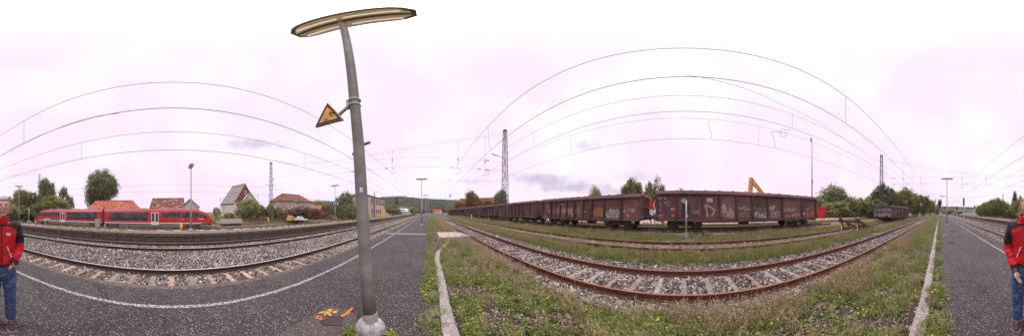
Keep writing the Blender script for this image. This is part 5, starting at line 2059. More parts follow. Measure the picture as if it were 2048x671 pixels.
# ---------------------------------------------------------------- buildings
def house(name, label, cat, A, B, depth, zb, heave, hridge, wall, roof, wins=(), chim=(), hip=0.0, over=.35, rows=9, gables=('wall', 'wall'), flat=False, wmat='glass', fmat='white', rowmat=None, parapet=None):
    """A -> B is the foot of the long wall nearest the eye; depth runs away from it. ridge parallel to AB.
    wins: (side, u, z, w, h), side f = long front, l = end at A, r = end at B; u measured along that side"""
    A, B = Vector((A[0], A[1], 0)), Vector((B[0], B[1], 0))
    d = B - A
    Ln = d.length
    rz = math.atan2(d.y, d.x)
    nrm = Vector((-d.y, d.x, 0)).normalized()
    mid = (A + B) / 2
    if nrm.dot(mid) < 0:          # depth must lead away from the eye
        A, B = B, A
        d = B - A
        rz = math.atan2(d.y, d.x)
    t = thing(name, label, cat, (A.x, A.y, zb), rz)
    if flat:
        MB().box((Ln / 2, depth / 2, heave / 2), (Ln, depth, heave)).build('wall', M[wall], t)
        MB().box((Ln / 2, depth / 2, heave + .12), (Ln + .5, depth + .5, .25)).build('roof', M[roof], t)
    else:
        hx = hip * depth / 2
        b = MB()
        b.box((Ln / 2, depth / 2, heave / 2), (Ln, depth, heave))
        b.build('wall', M[wall], t)
        for e, gx in enumerate((0.001, Ln - .001)):
            if hip < .5:
                g = MB()
                s = .12 if e == 0 else -.12
                g.prism([(0, heave), (depth, heave), (depth / 2, hridge - .05)], gx, gx + s, 0, 'x')
                g.build('gable', M[wall] if gables[e] == 'wall' else M[gables[e]], t)
        for s in (0, 1):
            y0 = -over if s == 0 else depth + over
            sl = (hridge - heave) / (depth / 2)
            z0 = heave - over * sl
            nr = rows
            tb = MB()
            for k in range(nr):
                ta, tb_ = k / nr, (k + 1) / nr
                ya, yb = y0 + (depth / 2 - y0) * ta, y0 + (depth / 2 - y0) * tb_
                za, zb_ = z0 + (hridge - z0) * ta, z0 + (hridge - z0) * tb_
                xa0 = -over + (hx + over) * ta
                xa1 = -over + (hx + over) * tb_
                xb0, xb1 = Ln - xa0, Ln - xa1
                lift, mi = .10, 0
                if rowmat and k % 2:
                    mi = 1
                    lift = .03
                n0 = len(tb.v)
                tb.v += [(xa0, ya, za + lift), (xb0, ya, za + lift), (xb1, yb, zb_ + .02), (xa1, yb, zb_ + .02), (xa0, ya, za - .05), (xb0, ya, za - .05), (xb1, yb, zb_ - .1), (xa1, yb, zb_ - .1)]
                for f in ((0, 1, 2, 3), (7, 6, 5, 4), (0, 1, 5, 4), (1, 2, 6, 5), (2, 3, 7, 6), (3, 0, 4, 7)):
                    tb.f.append(tuple(n0 + i for i in f))
                    tb.m.append(mi)
            tb.build('roof_slope', [M[roof], M[rowmat] if rowmat else M[roof]], t)
        if hip >= .5:
            for e in (0, 1):
                hb = MB()
                nr = rows
                for k in range(nr):
                    ta, tb_ = k / nr, (k + 1) / nr
                    x0 = -over + (hx + over) * ta
                    x1 = -over + (hx + over) * tb_
                    ya0, ya1 = -over + (depth / 2 + over) * ta, -over + (depth / 2 + over) * tb_
                    sl = (hridge - heave) / (depth / 2)
                    z0 = heave - over * sl
                    za, zb_ = z0 + (hridge - z0) * ta, z0 + (hridge - z0) * tb_
                    q = [(x0, ya0, za + .08), (x0, depth - ya0, za + .08), (x1, depth - ya1, zb_ + .02), (x1, ya1, zb_ + .02)]
                    if e:
                        q = [(Ln - x, y, z) for x, y, z in q]
                    hb.poly(q)
                hb.build('hip_end', M[roof], t)
        MB().box((Ln / 2, depth / 2, hridge + .06), (Ln - 2 * hx + .3, .3, .18)).build('ridge', M[roof], t)
    for side, u, z, w, h in wins:
        if side == 'f':
            c, dm, nn = (u, 0, z), (w, .12, h), (0, -1)
        elif side == 'l':
            c, dm, nn = (0, u, z), (.12, w, h), (-1, 0)
        else:
            c, dm, nn = (Ln, u, z), (.12, w, h), (1, 0)
        fr = MB()
        tk = .09
        X_ = 0 if side == 'f' else 1
        for sx in (-1, 1):
            cc = list(c)
            cc[X_] += sx * (w / 2 - tk / 2)
            dd = list(dm)
            dd[X_] = tk
            fr.box(cc, dd)
            cc = list(c)
            cc[2] += sx * (h / 2 - tk / 2)
            dd = list(dm)
            dd[2] = tk
            dd[X_] = w - 2 * tk
            fr.box(cc, dd)
        dd = list(dm)
        dd[X_] = .05
        dd[2] = h - 2 * tk
        fr.box(c, [x * (.8 if i == 1 - X_ else 1) for i, x in enumerate(dd)])
        fr = fr.build('window', M[fmat], t)
        dd = list(dm)
        dd[1 - X_] = .05
        dd[X_] = w - .1
        dd[2] = h - .1
        MB().box(c, dd).build('pane', M[wmat], fr)
    for (x, y, z, w, h) in chim:
        cb = MB()
        cb.box((x, y, z + h / 2), (w, w, h))
        cb.box((x, y, z + h), (w + .12, w + .12, .12))
        cb.build('chimney', M['stone2'], t)
    return t


def top(s, py):
    return EYE + s * math.tan((HZ - py) * K)


ZB = -.3
house('tiled_shed', 'long low building with bright red tiled roof behind the train', 'building', polar(172, 47), polar(283, 46), 8, ZB, 2.2 + .3, top(50, 400.5) - ZB, 'plaster_grey', 'tile_red', rows=14, hip=.55,
      wins=[('f', 3 + 3.1 * k, 1.5, 1.0, 1.0) for k in range(4)])
house('house', 'grey house with weathered brown red roof and a broad chimney behind the train', 'house', polar(300, 48), polar(368, 47), 7.5, ZB, 2.75, top(51, 396) - ZB, 'plaster_grey', 'tile_old', rows=11,
      wins=[('f', 2 + 2.4 * k, 2.0, .9, .9) for k in range(3)], chim=[(4.3, 3.2, 3.6, 1.4, 1.9)])
# gable fronted cottage
g0, g1 = polar(363, 47), polar(398, 47.5)
mid = (g0 + g1) / 2
dirv = (g1 - g0).normalized()
away = Vector((-dirv.y, dirv.x, 0))
if away.dot(mid) < 0:
    away = -away
def gable_front(name, label, pL, pR, ln, zb, heave, hridge, wall, roof, wins=(), rows=8, chim=(), over=.3, rowmat=None):
    """house whose gable faces the eye: built by the same routine turned a quarter"""
    d = (pR - pL)
    W_ = d.length
    dv = d.normalized()
    aw = Vector((-dv.y, dv.x, 0))
    if aw.dot((pL + pR) / 2) < 0:
        aw = -aw
    # long wall A->B runs away from the eye on the left side
    t = thing(name, label, 'house', (pL.x, pL.y, zb), math.atan2(dv.y, dv.x))
    s = 1 if Vector((-dv.y, dv.x, 0)).dot(aw) > 0 else -1
    MB().box((W_ / 2, s * ln / 2, heave / 2), (W_, ln, heave)).build('wall', M[wall], t)
    for y in (0, s * (ln - .12)):
        g = MB()
        g.prism([(0, heave), (W_, heave), (W_ / 2, hridge - .04)], y, y + .12 * s, 0, 'y')
        g.build('gable', M[wall], t)
    for q in (0, 1):
        b = MB()
        x0 = -over if q == 0 else W_ + over
        z0 = heave - over * (hridge - heave) / (W_ / 2)
        for k in range(rows):
            ta, tb_ = k / rows, (k + 1) / rows
            xa, xb = x0 + (W_ / 2 - x0) * ta, x0 + (W_ / 2 - x0) * tb_
            za, zb_ = z0 + (hridge - z0) * ta, z0 + (hridge - z0) * tb_
            n0 = len(b.v)
            ya, yb = -s * over, s * (ln + over)
            b.v += [(xa, ya, za + .09), (xa, yb, za + .09), (xb, yb, zb_ + .02), (xb, ya, zb_ + .02), (xa, ya, za - .06), (xa, yb, za - .06), (xb, yb, zb_ - .1), (xb, ya, zb_ - .1)]
            mi = 1 if rowmat and q == 0 and k % 3 == 1 else 0
            for f in ((0, 1, 2, 3), (7, 6, 5, 4), (0, 1, 5, 4), (1, 2, 6, 5), (2, 3, 7, 6), (3, 0, 4, 7)):
                b.f.append(tuple(n0 + i for i in f))
                b.m.append(mi)
        b.build('roof_slope', [M[roof if q or not rowmat else 'turq'], M[rowmat or roof]], t)
    for u, z, w, h in wins:
        fr = MB()
        for sx in (-1, 1):
            fr.box((u + sx * (w / 2 - .045), 0, z), (.09, .12, h))
            fr.box((u, 0, z + sx * (h / 2 - .045)), (w - .18, .12, .09))
        fr.box((u, 0, z), (.05, .1, h - .18))
        fr = fr.build('window', M['white'], t)
        MB().box((u, 0, z), (w - .1, .05, h - .1)).build('pane', M['glass'], fr)
    for (x, y, z, w, h) in chim:
        cb = MB()
        cb.box((x, s * y, z + h / 2), (w, w, h))
        cb.box((x, s * y, z + h), (w + .1, w + .1, .1))
        cb.build('chimney', M['stone2'], t)
    return t


gable_front('gabled_cottage', 'small pale gabled house with dark roof edges behind the train cab', g0, g1, 7, ZB, top(47, 412) - ZB, top(47, 396) - ZB, 'plaster_grey', 'felt', wins=[(2.6, 3.0, .8, .9)], chim=[(.9, 2.5, 2.9, .5, 1.7)])

house('barn_house', 'tall house with bare battened roof and brown gable under repair', 'house', polar(467.5, 58), polar(442, 66), 10.5, ZB, top(58, 404.5) - ZB, top(63, 368.5) - ZB, 'plaster', 'felt', rows=23, over=.25,
      gables=('gable_brown', 'gable_brown'), rowmat='batten', wins=[('f', 2.0 + 2.6 * k, 3.7, .55, .7) for k in range(4)] + [('f', 3.2 + 3 * k, 1.7, .7, .8) for k in range(3)] + [('l', 5.2, 9.3, 1.2, 1.3), ('r', 5.2, 9.3, 1.2, 1.3)])
gable_front('gabled_house', 'pale gabled house with turquoise sheeting along its left roof edge', polar(475, 49), polar(524, 50), 9, ZB, top(49, 415) - ZB, top(49.5, 383) - ZB, 'plaster_grey', 'felt', rows=14, rowmat='batten',
            wins=[(2.6, 3.2, .8, 1.0), (5.0, 3.2, .8, 1.0), (3.8, 5.1, .7, .8)])
# scaffold poles poking from the roofs
b = MB()
for px, py, dx in ((440, 396, 9), (436, 401, 10), (437, 409, 8), (437, 413, 8)):
    b.tube([polar(px, 62, py), polar(px + dx, 62, py)], .05, 6)
for px in (441, 447):
    b.tube([polar(px, 62, 395), polar(px, 62, 432)], .05, 6)
tag(b.build('scaffold', M['steel']), 'scaffold poles standing out beside the battened roof', 'scaffold')
b = MB()
for px, py, dx in ((508, 390, 10), (515, 404, 10), (519, 410, 8)):
    b.tube([polar(px, 47, py), polar(px + dx, 47, py)], .05, 6)
b.tube([polar(516, 47, 388), polar(516, 47, 432)], .05, 6)
tag(b.build('scaffold', M['steel']), 'scaffold poles beside the pale gabled house with turquoise edge', 'scaffold')

house('stone_building', 'two storey rubble stone building with patchy red tiled roof behind the log heap', 'building', polar(566, 60), polar(624, 70), 9.5, ZB, top(61, 399.5) - ZB, top(65, 386) - ZB, 'stone', 'tile_old', rows=12, hip=.6,
      wins=[('f', 1.6 + 2.35 * k, 5.3, .75, 1.35) for k in range(7)] + [('f', 1.6 + 2.35 * k, 2.4, .75, 1.3) for k in range(7)] + [('l', 2 + 2.6 * k, 4.9, .8, 1.3) for k in range(3)] + [('r', 2 + 2.6 * k, 4.9, .8, 1.3) for k in range(3)],
      chim=[(3.5, 4.8, 7.9, .5, 1.1), (9.0, 4.8, 7.9, .5, 1.0)])
t = house('station_building', 'two storey sandstone station building with low roof beyond the near lamp post', 'building', (-20.5, 55.5), (-20.5, 75), 11, ZB, 8.0, 9.6, 'stone2', 'tile_old', rows=9, hip=.6, fmat='felt',
          wins=[('f', 1.6 + 2.7 * k, 5.9, 1.15, 2.0) for k in range(7)] + [('f', 1.6 + 2.7 * k, 2.2, .95, 1.8) for k in range(7)], chim=[(5, 5.5, 8.6, .7, 1.3), (13, 5.5, 8.6, .7, 1.2)])
b = MB()
b.box((-20.2, 71.5, 1.3), (.5, 6.4, 3.2))
b.build('annex_wall', M['plaster_yellow'], None)
o = bpy.data.objects['annex_wall']
o.parent = t
o.matrix_parent_inverse = Matrix.LocRotScale(t.location, t.rotation_euler, None).inverted()
# canopy
t = thing('platform_canopy', 'dark blue canopy with white edge beyond the station building', 'canopy', (-17.5, 96, -.2))
MB().box((0, 0, 3.2), (7, 14, .35)).build('roof', M['blue'], t)
MB().box((0, 0, 3.45), (7.2, 14.2, .12)).build('roof_edge', M['white'], t)
for x in (-3, 3):
    for y in (-6, 0, 6):
        MB().tube([(x, y, 0), (x, y, 3.05)], .12, 8).build('column', M['steel'], t)
house('low_shed', 'low white roofed shed in the distance along the platform', 'shed', polar(803, 120), polar(826, 128), 8, 0, 2.6, 4.4, 'plaster_grey', 'white', rows=3)
house('orange_hall', 'long orange hall standing behind trees beyond the wagon row', 'building', polar(919, 116), polar(1000, 106), 16, .5, top(112, 396) - .5, 0, 'orange_wall', 'orange_wall', flat=True,
      wins=[('f', 4 + 5 * k, 4.5, 2.2, 1.6) for k in range(8)])
house('white_kiosk', 'small white and red building where the far wagons end', 'building', polar(866, 150), polar(880, 148), 6, 0, 3.2, 4.4, 'plaster_grey', 'red', rows=3, wins=[('f', 2, 1.8, 1, 1)])
house('orange_roof_house', 'house with orange roof beyond the log heap', 'house', polar(626, 82), polar(656, 88), 8, 0, top(82, 417), top(86, 409), 'plaster_grey', 'tile_orange', rows=8, wins=[('f', 3, 2.0, .9, 1)])
# far town houses on the low hill
r_ = random.Random(3)
for k in range(14):
    px = 1902 + k * 4.6 + r_.uniform(-1, 1)
    s = r_.uniform(520, 700)
    zb_ = top(s, 419.5 - r_.uniform(0, 3.2)) - 6
    gable_front('town_house', 'tiny pale house on the far hill, %s from the left' % ['first', 'second', 'third', 'fourth', 'fifth', 'sixth', 'seventh', 'eighth', 'ninth', 'tenth', 'eleventh', 'twelfth', 'thirteenth', 'last'][k], polar(px, s), polar(px + 3.2, s), 9, zb_, 5.5, 8.5, 'plaster_grey', r_.choice(['felt', 'tile_old']), rows=2)['group'] = 'tiny houses on the far hill'

# low walls and slabs near the sidings on the left
a_, b_ = polar(441, 35.5), polar(482, 37.5)
v = b_ - a_
t = thing('loading_slab', 'pale low concrete block at the end of the train siding', 'slab', ((a_ + b_) / 2), math.atan2(v.y, v.x))
MB().box((0, 0, -.42), (v.length, 1.4, .9)).build('slab_body', M['conc_pale'], t, bevel=.03)
a_, b_ = polar(484, 37), polar(566, 44)
v = b_ - a_
t = thing('timber_wall', 'low dark timber retaining wall under the lattice mast', 'wall', ((a_ + b_) / 2), math.atan2(v.y, v.x))
for k in range(11):
    MB().box((-v.length / 2 + (k + .5) * v.length / 11, 0, -.25), (v.length / 11 - .04, .2, .62 + random.uniform(-.05, .05))).build('plank', M['wood'], t)


# cars
def car(px, s, label, yaw, mt='carpaint'):
    p = polar(px, s)
    t = thing('parked_car', label, 'car', (p.x, p.y, zg(p.x) + .02), yaw, 'cars parked by the houses')
    prof = [(-2.1, .35), (-2.15, .75), (-1.9, .92), (-1.45, 1.0), (-.95, 1.42), (.55, 1.45), (1.2, 1.0), (1.95, .85), (2.1, .6), (2.05, .35)]
    b = MB()
    rings = []
    for y, k in ((-.85, .93), (-.8, 1), (.8, 1), (.85, .93)):
        rings.append([(x * k, y * (1 if z < 1.05 else .84), z) for x, z in prof])
    b.loft(rings)
    b.build('body', M[mt], t, bevel=.03)
    for s_ in (-1, 1):
        b = MB()
        b.poly([(-.9, s_ * .83, 1.02), (.95, s_ * .83, 1.02), (.5, s_ * .745, 1.38), (-.8, s_ * .745, 1.38)])
        b.build('side_window', M['glass'], t)
    MB().poly([(1.22, -.72, 1.02), (1.22, .72, 1.02), (.62, .66, 1.42), (.62, -.66, 1.42)]).build('windscreen', M['glass'], t)
    for x in (-1.3, 1.3):
        for s_ in (-1, 1):
            w = MB().tube([(x, s_ * .68, .33), (x, s_ * .87, .33)], .33, 14).build('wheel', M['black'], t)
            MB().tube([(x, s_ * .87, .33), (x, s_ * .885, .33)], .2, 10).build('rim', M['galv'], w)
    for s_ in (-1, 1):
        MB().box((2.05, s_ * .6, .68), (.1, .3, .14)).build('headlight', M['white'], t)
    return t


car(533, 47, 'silver parked car between the lattice mast and the green shrubs', 1.2)
car(519, 49, 'pale parked car half hidden by the shrub beside the gabled house', 2.4)
car(450, 50, 'pale parked car under the tall battened house', 1.0)

# log heap, yellow logs and sacks
r_ = random.Random(12)
ORD = ['first', 'second', 'third', 'fourth', 'fifth', 'sixth', 'seventh', 'eighth', 'ninth', 'tenth', 'eleventh', 'twelfth', 'thirteenth', 'fourteenth', 'fifteenth']
b = MB()
for k in range(900):
    px = r_.triangular(560, 668, 608)
    s = r_.uniform(43, 50)
    u = (px - 608) / 55
    hmax = (2.5 + .5 * math.sin(px * .35) + .4 * math.sin(px * .83)) * max(.12, 1 - u * u * .75)
    z = r_.uniform(-.2, hmax)
    p = polar(px, s)
    a_ = r_.uniform(0, math.pi)
    l_ = r_.uniform(.6, 1.6)
    tl = r_.uniform(-.45, .45)
    d = Vector((math.cos(a_) * math.cos(tl), math.sin(a_) * math.cos(tl), math.sin(tl))) * l_
    c = Vector((p.x, p.y, z))
    rr = r_.uniform(.05, .13)
    b.tube([c - d, c + d], [rr, rr * .7], 5)
tag(b.build('log_heap', M['log']), 'long heap of dark brown logs and branches before the stone building', 'log heap', kind='stuff')
t = None
for k in range(14):
    row = 0 if k < 6 else (1 if k < 11 else 2)
    j = k - (0, 6, 11)[row]
    px = 574 + (j + row * .5) * 3.1 + r_.uniform(-.4, .4)
    p = polar(px, 41.5)
    o = MB().tube([(-1.0, 0, 0), (0, 0, 0), (1.0, 0, 0)], .23, 9).build('yellow_log', M['log_pale'])
    o.location = (p.x, p.y, -.22 + row * .40 + r_.uniform(-.03, .03))
    o.rotation_euler = (0, r_.uniform(-.06, .06), math.atan2(p.y, p.x) + r_.uniform(-.15, .15))
    tag(o, 'cut yellow log, %s in the %s row before the log heap' % (ORD[j], ('bottom', 'middle', 'top')[row]), 'log', 'cut yellow logs before the log heap')
for k in range(10):
    row = 0 if k < 5 else (1 if k < 8 else 2)
    j = k - (0, 5, 8)[row]
    px = 592 + (j + row * .5) * 5.2
    p = polar(px, 41.5)
    b = MB()
    b.loft([[(x, y * w_, z * h_ * .18) for y, z in ((-.2, -1), (.2, -1), (.26, 0), (.2, 1), (-.2, 1), (-.26, 0))] for x, w_, h_ in ((-.4, .5, .4), (-.32, 1, .9), (0, 1.08, 1.1), (.32, 1, .9), (.4, .5, .4))])
    o = b.build('white_sack', M['sack'], smooth=True)
    o.location = (p.x, p.y, -.25 + row * .33)
    o.rotation_euler = (0, 0, math.atan2(p.y, p.x) - R(90) + r_.uniform(-.1, .1))
    tag(o, 'white sack, %s in the %s layer before the log heap' % (ORD[j], ('bottom', 'middle', 'top')[row]), 'sack', 'white sacks before the log heap')

# digger behind the long wagon
p = polar(1520, 24)
t = thing('excavator', 'yellow excavator whose arm rises above the long wagon', 'excavator', (p.x + 2.5, p.y - 2.5, .4))
rt = t.location
def loc(px, py, s):
    return polar(px, s, py) - Vector(rt)
for s in (-1, 1):
    MB().prism([(-1.9, .1), (1.9, .1), (2.1, .4), (1.8, .85), (-1.8, .85), (-2.1, .4)], s * 1.1 - .25, s * 1.1 + .25, 0, 'x').build('track', M['under'], t)
b = MB()
b.box((0, -.4, 1.5), (2.4, 3.2, 1.0))
b.box((0, -1.6, 1.6), (2.4, 1.0, 1.1))
b.build('body', M['exyellow'], t, bevel=.08)
cb = MB().box((-.7, .7, 1.9), (.95, 1.4, 1.6)).build('cab', M['exyellow'], t, bevel=.05)
MB().box((-.7, .7, 2.1), (1.0, 1.2, .9)).build('cab_window', M['glass'], cb)
a0, a1, a2, a3 = Vector((.3, .9, 1.7)), loc(1526, 388, 24.5), loc(1502.5, 358.5, 24), loc(1499, 388, 23.6)
MB().beam(a0, a1 + Vector((0, 0, -.2)), .42, .58).build('boom', M['exyellow'], t)
b = MB()
b.beam(a1 + (a1 - a2) * .1, a2, .42, .52)
b.build('boom', M['exyellow'], t)
b = MB()
b.beam(a2 + (a2 - a3).normalized() * .3, a3 - Vector((0, 0, .9)), .42, .62)
b.build('arm', M['exyellow'], t)
b = MB()
b.tube([a2 + (a1 - a2) * .35 + Vector((0, 0, -.35)), a3 + (a2 - a3) * .75 + Vector((0, 0, 0))], .07, 8)
b.tube([a2 + Vector((-.3, 0, 0)), a2 + Vector((.3, 0, 0))], .14, 10)
b.build('ram', M['steel'], t)
b = MB()
bk = a3 - Vector((0, 0, 1.3))
b.prism([(bk.y - .6, bk.z - .5), (bk.y + .5, bk.z - .6), (bk.y + .7, bk.z + .1), (bk.y + .1, bk.z + .5), (bk.y - .3, bk.z + .3)], bk.x - .5, bk.x + .5, 0, 'x')
b.build('bucket', M['under'], t)

# ---------------------------------------------------------------- trees
def crown_mesh(seed, mt, nclump=90, leaves=70, shape='round', leaf=.16, cr=.30):
    """leaf quads in clumps through a unit crown (radius 1, height 2, centred)"""
    r = np.random.default_rng(seed)
    u = r.normal(size=(nclump, 3))
    u /= np.linalg.norm(u, axis=1)[:, None]
    rad = r.uniform(.35, 1, nclump) ** .5
    c = u * rad[:, None]
    # big lobes give an uneven outline
    lob = r.normal(size=(7, 3))
    lob /= np.linalg.norm(lob, axis=1)[:, None]
    k = 1 + .22 * np.max(np.maximum(0, u @ lob.T) ** 4, axis=1) - .16
    c *= k[:, None]
    if shape == 'cone':
        f = np.clip(1.05 - (c[:, 2] + 1) / 2, .08, 1)
        c[:, 0] *= f
        c[:, 1] *= f
    if shape == 'bush':
        c[:, 2] = c[:, 2] * .9
    ctr = np.repeat(c, leaves, axis=0) + r.normal(size=(nclump * leaves, 3)) * cr * np.repeat(r.uniform(.5, 1.1, nclump), leaves)[:, None] * .45
    n = len(ctr)
    a = r.normal(size=(n, 3))
    a /= np.linalg.norm(a, axis=1)[:, None]
    b = np.cross(a, r.normal(size=(n, 3)))
    b /= np.linalg.norm(b, axis=1)[:, None]
    s = (leaf * r.uniform(.35, 1.0, n))[:, None]
    V = np.stack([ctr - a * s * .5, ctr + b * s * .3, ctr + a * s * .5, ctr - b * s * .3], 1).reshape(-1, 3)
    me = bpy.data.meshes.new('crown')
    me.vertices.add(n * 4)
    me.vertices.foreach_set('co', V.astype(np.float32).ravel())
    me.loops.add(n * 4)
    me.loops.foreach_set('vertex_index', np.arange(n * 4, dtype=np.int32))
    me.polygons.add(n)
    me.polygons.foreach_set('loop_start', np.arange(0, n * 4, 4, dtype=np.int32))
    me.polygons.foreach_set('loop_total', np.full(n, 4, dtype=np.int32))
    me.materials.append(mt)
    me.update(calc_edges=True)
    return me


CR = {}
def crown_of(shape, mt, var, dens):
    key = (shape, mt, var, dens)
    if key not in CR:
        nc, lv, lf = {'big': (240, 75, .115), 'mid': (150, 64, .15), 'small': (80, 50, .20), 'sparse': (84, 42, .15)}[dens]
        CR[key] = crown_mesh(100 + hash(shape) % 1 + var * 7 + len(CR), M[mt], nc, lv, shape, lf, .30)
    return CR[key]


def trunk_mesh(seed):
    r = random.Random(seed)
    b = MB()
    b.tube([(0, 0, -1.0), (.01, 0, -.55), (.02, .01, -.1), (.0, .02, .5)], [.075, .055, .04, .012], 8)
    for k in range(7):
        a = r.uniform(0, 6.28)
        z = r.uniform(-.55, .2)
        l = r.uniform(.35, .75)
        b.tube([(0, 0, z), (math.cos(a) * l * .5, math.sin(a) * l * .5, z + .2), (math.cos(a) * l, math.sin(a) * l, z + .5)], [.025, .016, .005], 5)
    return b.mesh('trunk', M['bark'], True)


TRK = [trunk_mesh(i) for i in range(3)]


def tree(px, s, py_top, wpx, label, mt='leaf_mid', shape='round', dens='mid', py_bot=None, name='tree', cat='tree', group=None, trunk=True):
    """tree filling photo columns px +- wpx/2 up to row py_top, standing s metres off"""
    p = polar(px, s)
    z0 = zg(p.x)
    zt = top(s, py_top)
    rad = wpx / 2 * K * s
    zb_ = top(s, py_bot) if py_bot else z0 + (zt - z0) * (.12 if trunk else .0)
    t = thing(name, label, cat, (p.x, p.y, z0), 0, group)
    hc = (zt - zb_) / 2
    if trunk:
        o = bpy.data.objects.new('trunk', random.choice(TRK))
        C.objects.link(o)
        o.parent = t
        H = zt - z0
        o.scale = (H * .42, H * .42, H * .55)
        o.location = (0, 0, H * .55)
    o = bpy.data.objects.new('crown', crown_of(shape, mt, random.randrange(3), dens))
    C.objects.link(o)
    o.parent = t
    o.location = (0, 0, zb_ - z0 + hc)
    o.scale = (rad * 1.12, rad * 1.12, hc * 1.06)
    o.rotation_euler = (0, 0, random.uniform(0, 6.28))
    return t


G1 = 'trees behind the train on the man side'
tree(206, 56, 343, 58, 'tall broad dark green tree rising behind the red tiled roof', 'leaf_dark', dens='big', py_bot=402)
tree(188, 55, 372, 30, 'lower leafy tree pressed against the left flank of the tall broad tree', 'leaf_dark', dens='mid')
tree(-8, 58, 398, 34, 'round green tree behind the shoulder of the man', 'leaf_mid', group=G1)
tree(14, 57, 394, 30, 'green tree just right of the head of the man', 'leaf_mid', group=G1)
tree(42, 56, 378, 34, 'yellowing autumn tree behind the T shaped lamp', 'leaf_yellow', group=G1)
tree(64, 60, 386, 30, 'dark tree between the yellowing tree and the lattice mast', 'leaf_dark', group=G1)
tree(93, 58, 359, 34, 'tall dark tree right of the lattice mast behind the train cab', 'leaf_dark', dens='mid', group=G1)
tree(103, 54, 392, 44, 'yellow green bush tree over the left train cab', 'leaf_yellow', group=G1)
tree(127, 57, 373, 26, 'loose tree with open crown at the right end of its row', 'leaf_dark', dens='sparse', group=G1)
tree(138, 55, 392, 20, 'small tree between the open crowned tree and the red roof', 'leaf_dark', dens='sparse', group=G1)
tree(75, 53, 408, 60, 'broad low green bush behind the train nose', 'leaf_mid', dens='mid', group=G1, trunk=False, name='bush', cat='bush')
tree(113, 52, 398, 60, 'low green tree mass behind the left half of the train', 'leaf_mid', dens='mid', group=G1)
tree(20, 52, 410, 60, 'broad low bush behind the autumn trees lamp', 'leaf_mid', dens='mid', group=G1, trunk=False, name='bush', cat='bush')
tree(433, 50, 414, 16, 'small bush at the right nose of the train', 'leaf_mid', dens='small', name='bush', cat='bush', trunk=False)
tree(458, 44, 424, 22, 'small bush below the tall battened house', 'leaf_mid', dens='small', name='bush', cat='bush', trunk=False)
tree(496, 42, 399, 46, 'big round green shrub before the pale gabled house', 'leaf_mid', dens='mid', py_bot=434)
tree(520, 46, 410, 26, 'green shrub right of the big round shrub', 'leaf_dark', dens='small')
tree(541, 46, 409, 24, 'green shrub behind the lattice mast foot', 'leaf_mid', dens='small')
tree(557, 47, 415, 22, 'yellow green shrub left of the log heap', 'leaf_yellow', dens='small', trunk=False)
tree(638, 100, 400, 24, 'round green tree against the blue hill', 'leaf_mid', dens='small')
tree(653, 62, 409, 26, 'orange autumn tree before the orange roofed house', 'leaf_autumn', dens='small')
tree(692, 55, 387, 38, 'tall dark tree left of the near lamp post', 'leaf_dark', dens='mid')
tree(676, 58, 397, 24, 'dark tree behind the blue station sign', 'leaf_dark', dens='small')
tree(704, 48, 408, 26, 'light green bushy tree at the foot of the tall dark tree', 'leaf_mid', dens='small')
tree(793, 150, 393, 14, 'dark pointed conifer before the wooded hill', 'leaf_dark', shape='cone', dens='small')
tree(785, 120, 407, 26, 'bushy tree behind the dark blue canopy', 'leaf_mid', dens='small')
tree(806, 140, 411, 22, 'bushy tree beside the white roofed shed', 'leaf_mid', dens='small')
tree(825, 130, 413, 24, 'low bush where the tracks vanish ahead', 'leaf_mid', dens='small', name='bush', cat='bush')
tree(843, 150, 413, 20, 'low bush behind the distant platform lamps', 'leaf_dark', dens='small', name='bush', cat='bush')
tree(880, 170, 412, 30, 'low trees above the farthest wagons', 'leaf_dark', dens='small')
for i, (px, w_, tp) in enumerate(((905, 24, 408), (922, 24, 402), (958, 26, 397), (974, 24, 398), (989, 22, 400))):
    tree(px, 84, tp, w_, 'hedge like tree before the orange hall, %s from the left' % ['first', 'second', 'third', 'fourth', 'last'][i], ('leaf_mid', 'leaf_autumn')[i % 2], dens='small', group='hedge like trees before the orange hall')
tree(943, 78, 382, 26, 'taller tree that breaks the line of the orange hall', 'leaf_autumn', dens='mid')
tree(1001, 66, 380, 24, 'dark tree behind the lattice mast by the wagons', 'leaf_dark', dens='mid')
tree(1189, 42, 370, 26, 'small round tree crown above the orange graffiti wagon', 'leaf_mid', dens='sparse')
tree(1265, 34, 360, 42, 'broad tree crown above the right end of the orange graffiti wagon', 'leaf_mid', dens='mid')
tree(1298, 34, 362, 22, 'first of two slim crowns above the gap between the close wagons', 'leaf_mid', dens='sparse')
tree(1316, 35, 360, 26, 'second slim crown above the left end of the long wagon', 'leaf_mid', dens='sparse')
tree(1362, 36, 378, 22, 'tree top just showing above the long wagon behind the thin post', 'leaf_mid', dens='small')
GB = 'trees and bushes behind the loading ramp'
tree(1668, 44, 374, 66, 'large round dark green tree past the end of the long wagon', 'leaf_dark', dens='big', py_bot=438, group=GB)
for i, (px, s, tp, w_, mt) in enumerate(((1645, 40, 398, 44, 'leaf_mid'), (1672, 38, 404, 56, 'leaf_mid'), (1699, 40, 395, 48, 'leaf_mid'), (1724, 41, 397, 48, 'leaf_dark'), (1748, 42, 399, 48, 'leaf_mid'))):
    tree(px, s, tp, w_, ['green bush beside the red cabinet', 'green bush before the large round tree', 'green bush between the round tree and the buffer stop', 'dark bush behind the buffer stop', 'green bush left of the lone wagon'][i], mt, dens='mid', name='bush', cat='bush', trunk=False, group=GB)
tree(1768, 48, 371, 44, 'tall tree behind the mast of the lone wagon', 'leaf_dark', dens='mid', group=GB)
tree(1748, 50, 386, 34, 'tree left of the mast of the lone wagon', 'leaf_mid', dens='mid', group=GB)
tree(1790, 52, 384, 30, 'green tree filling the gap right of the mast', 'leaf_mid', dens='mid', group=GB)
tree(1810, 54, 377, 46, 'full green tree above the lone wagon', 'leaf_mid', dens='mid', group=GB)
tree(1828, 60, 388, 26, 'green tree behind the far end of the lone wagon', 'leaf_dark', dens='mid', group=GB)
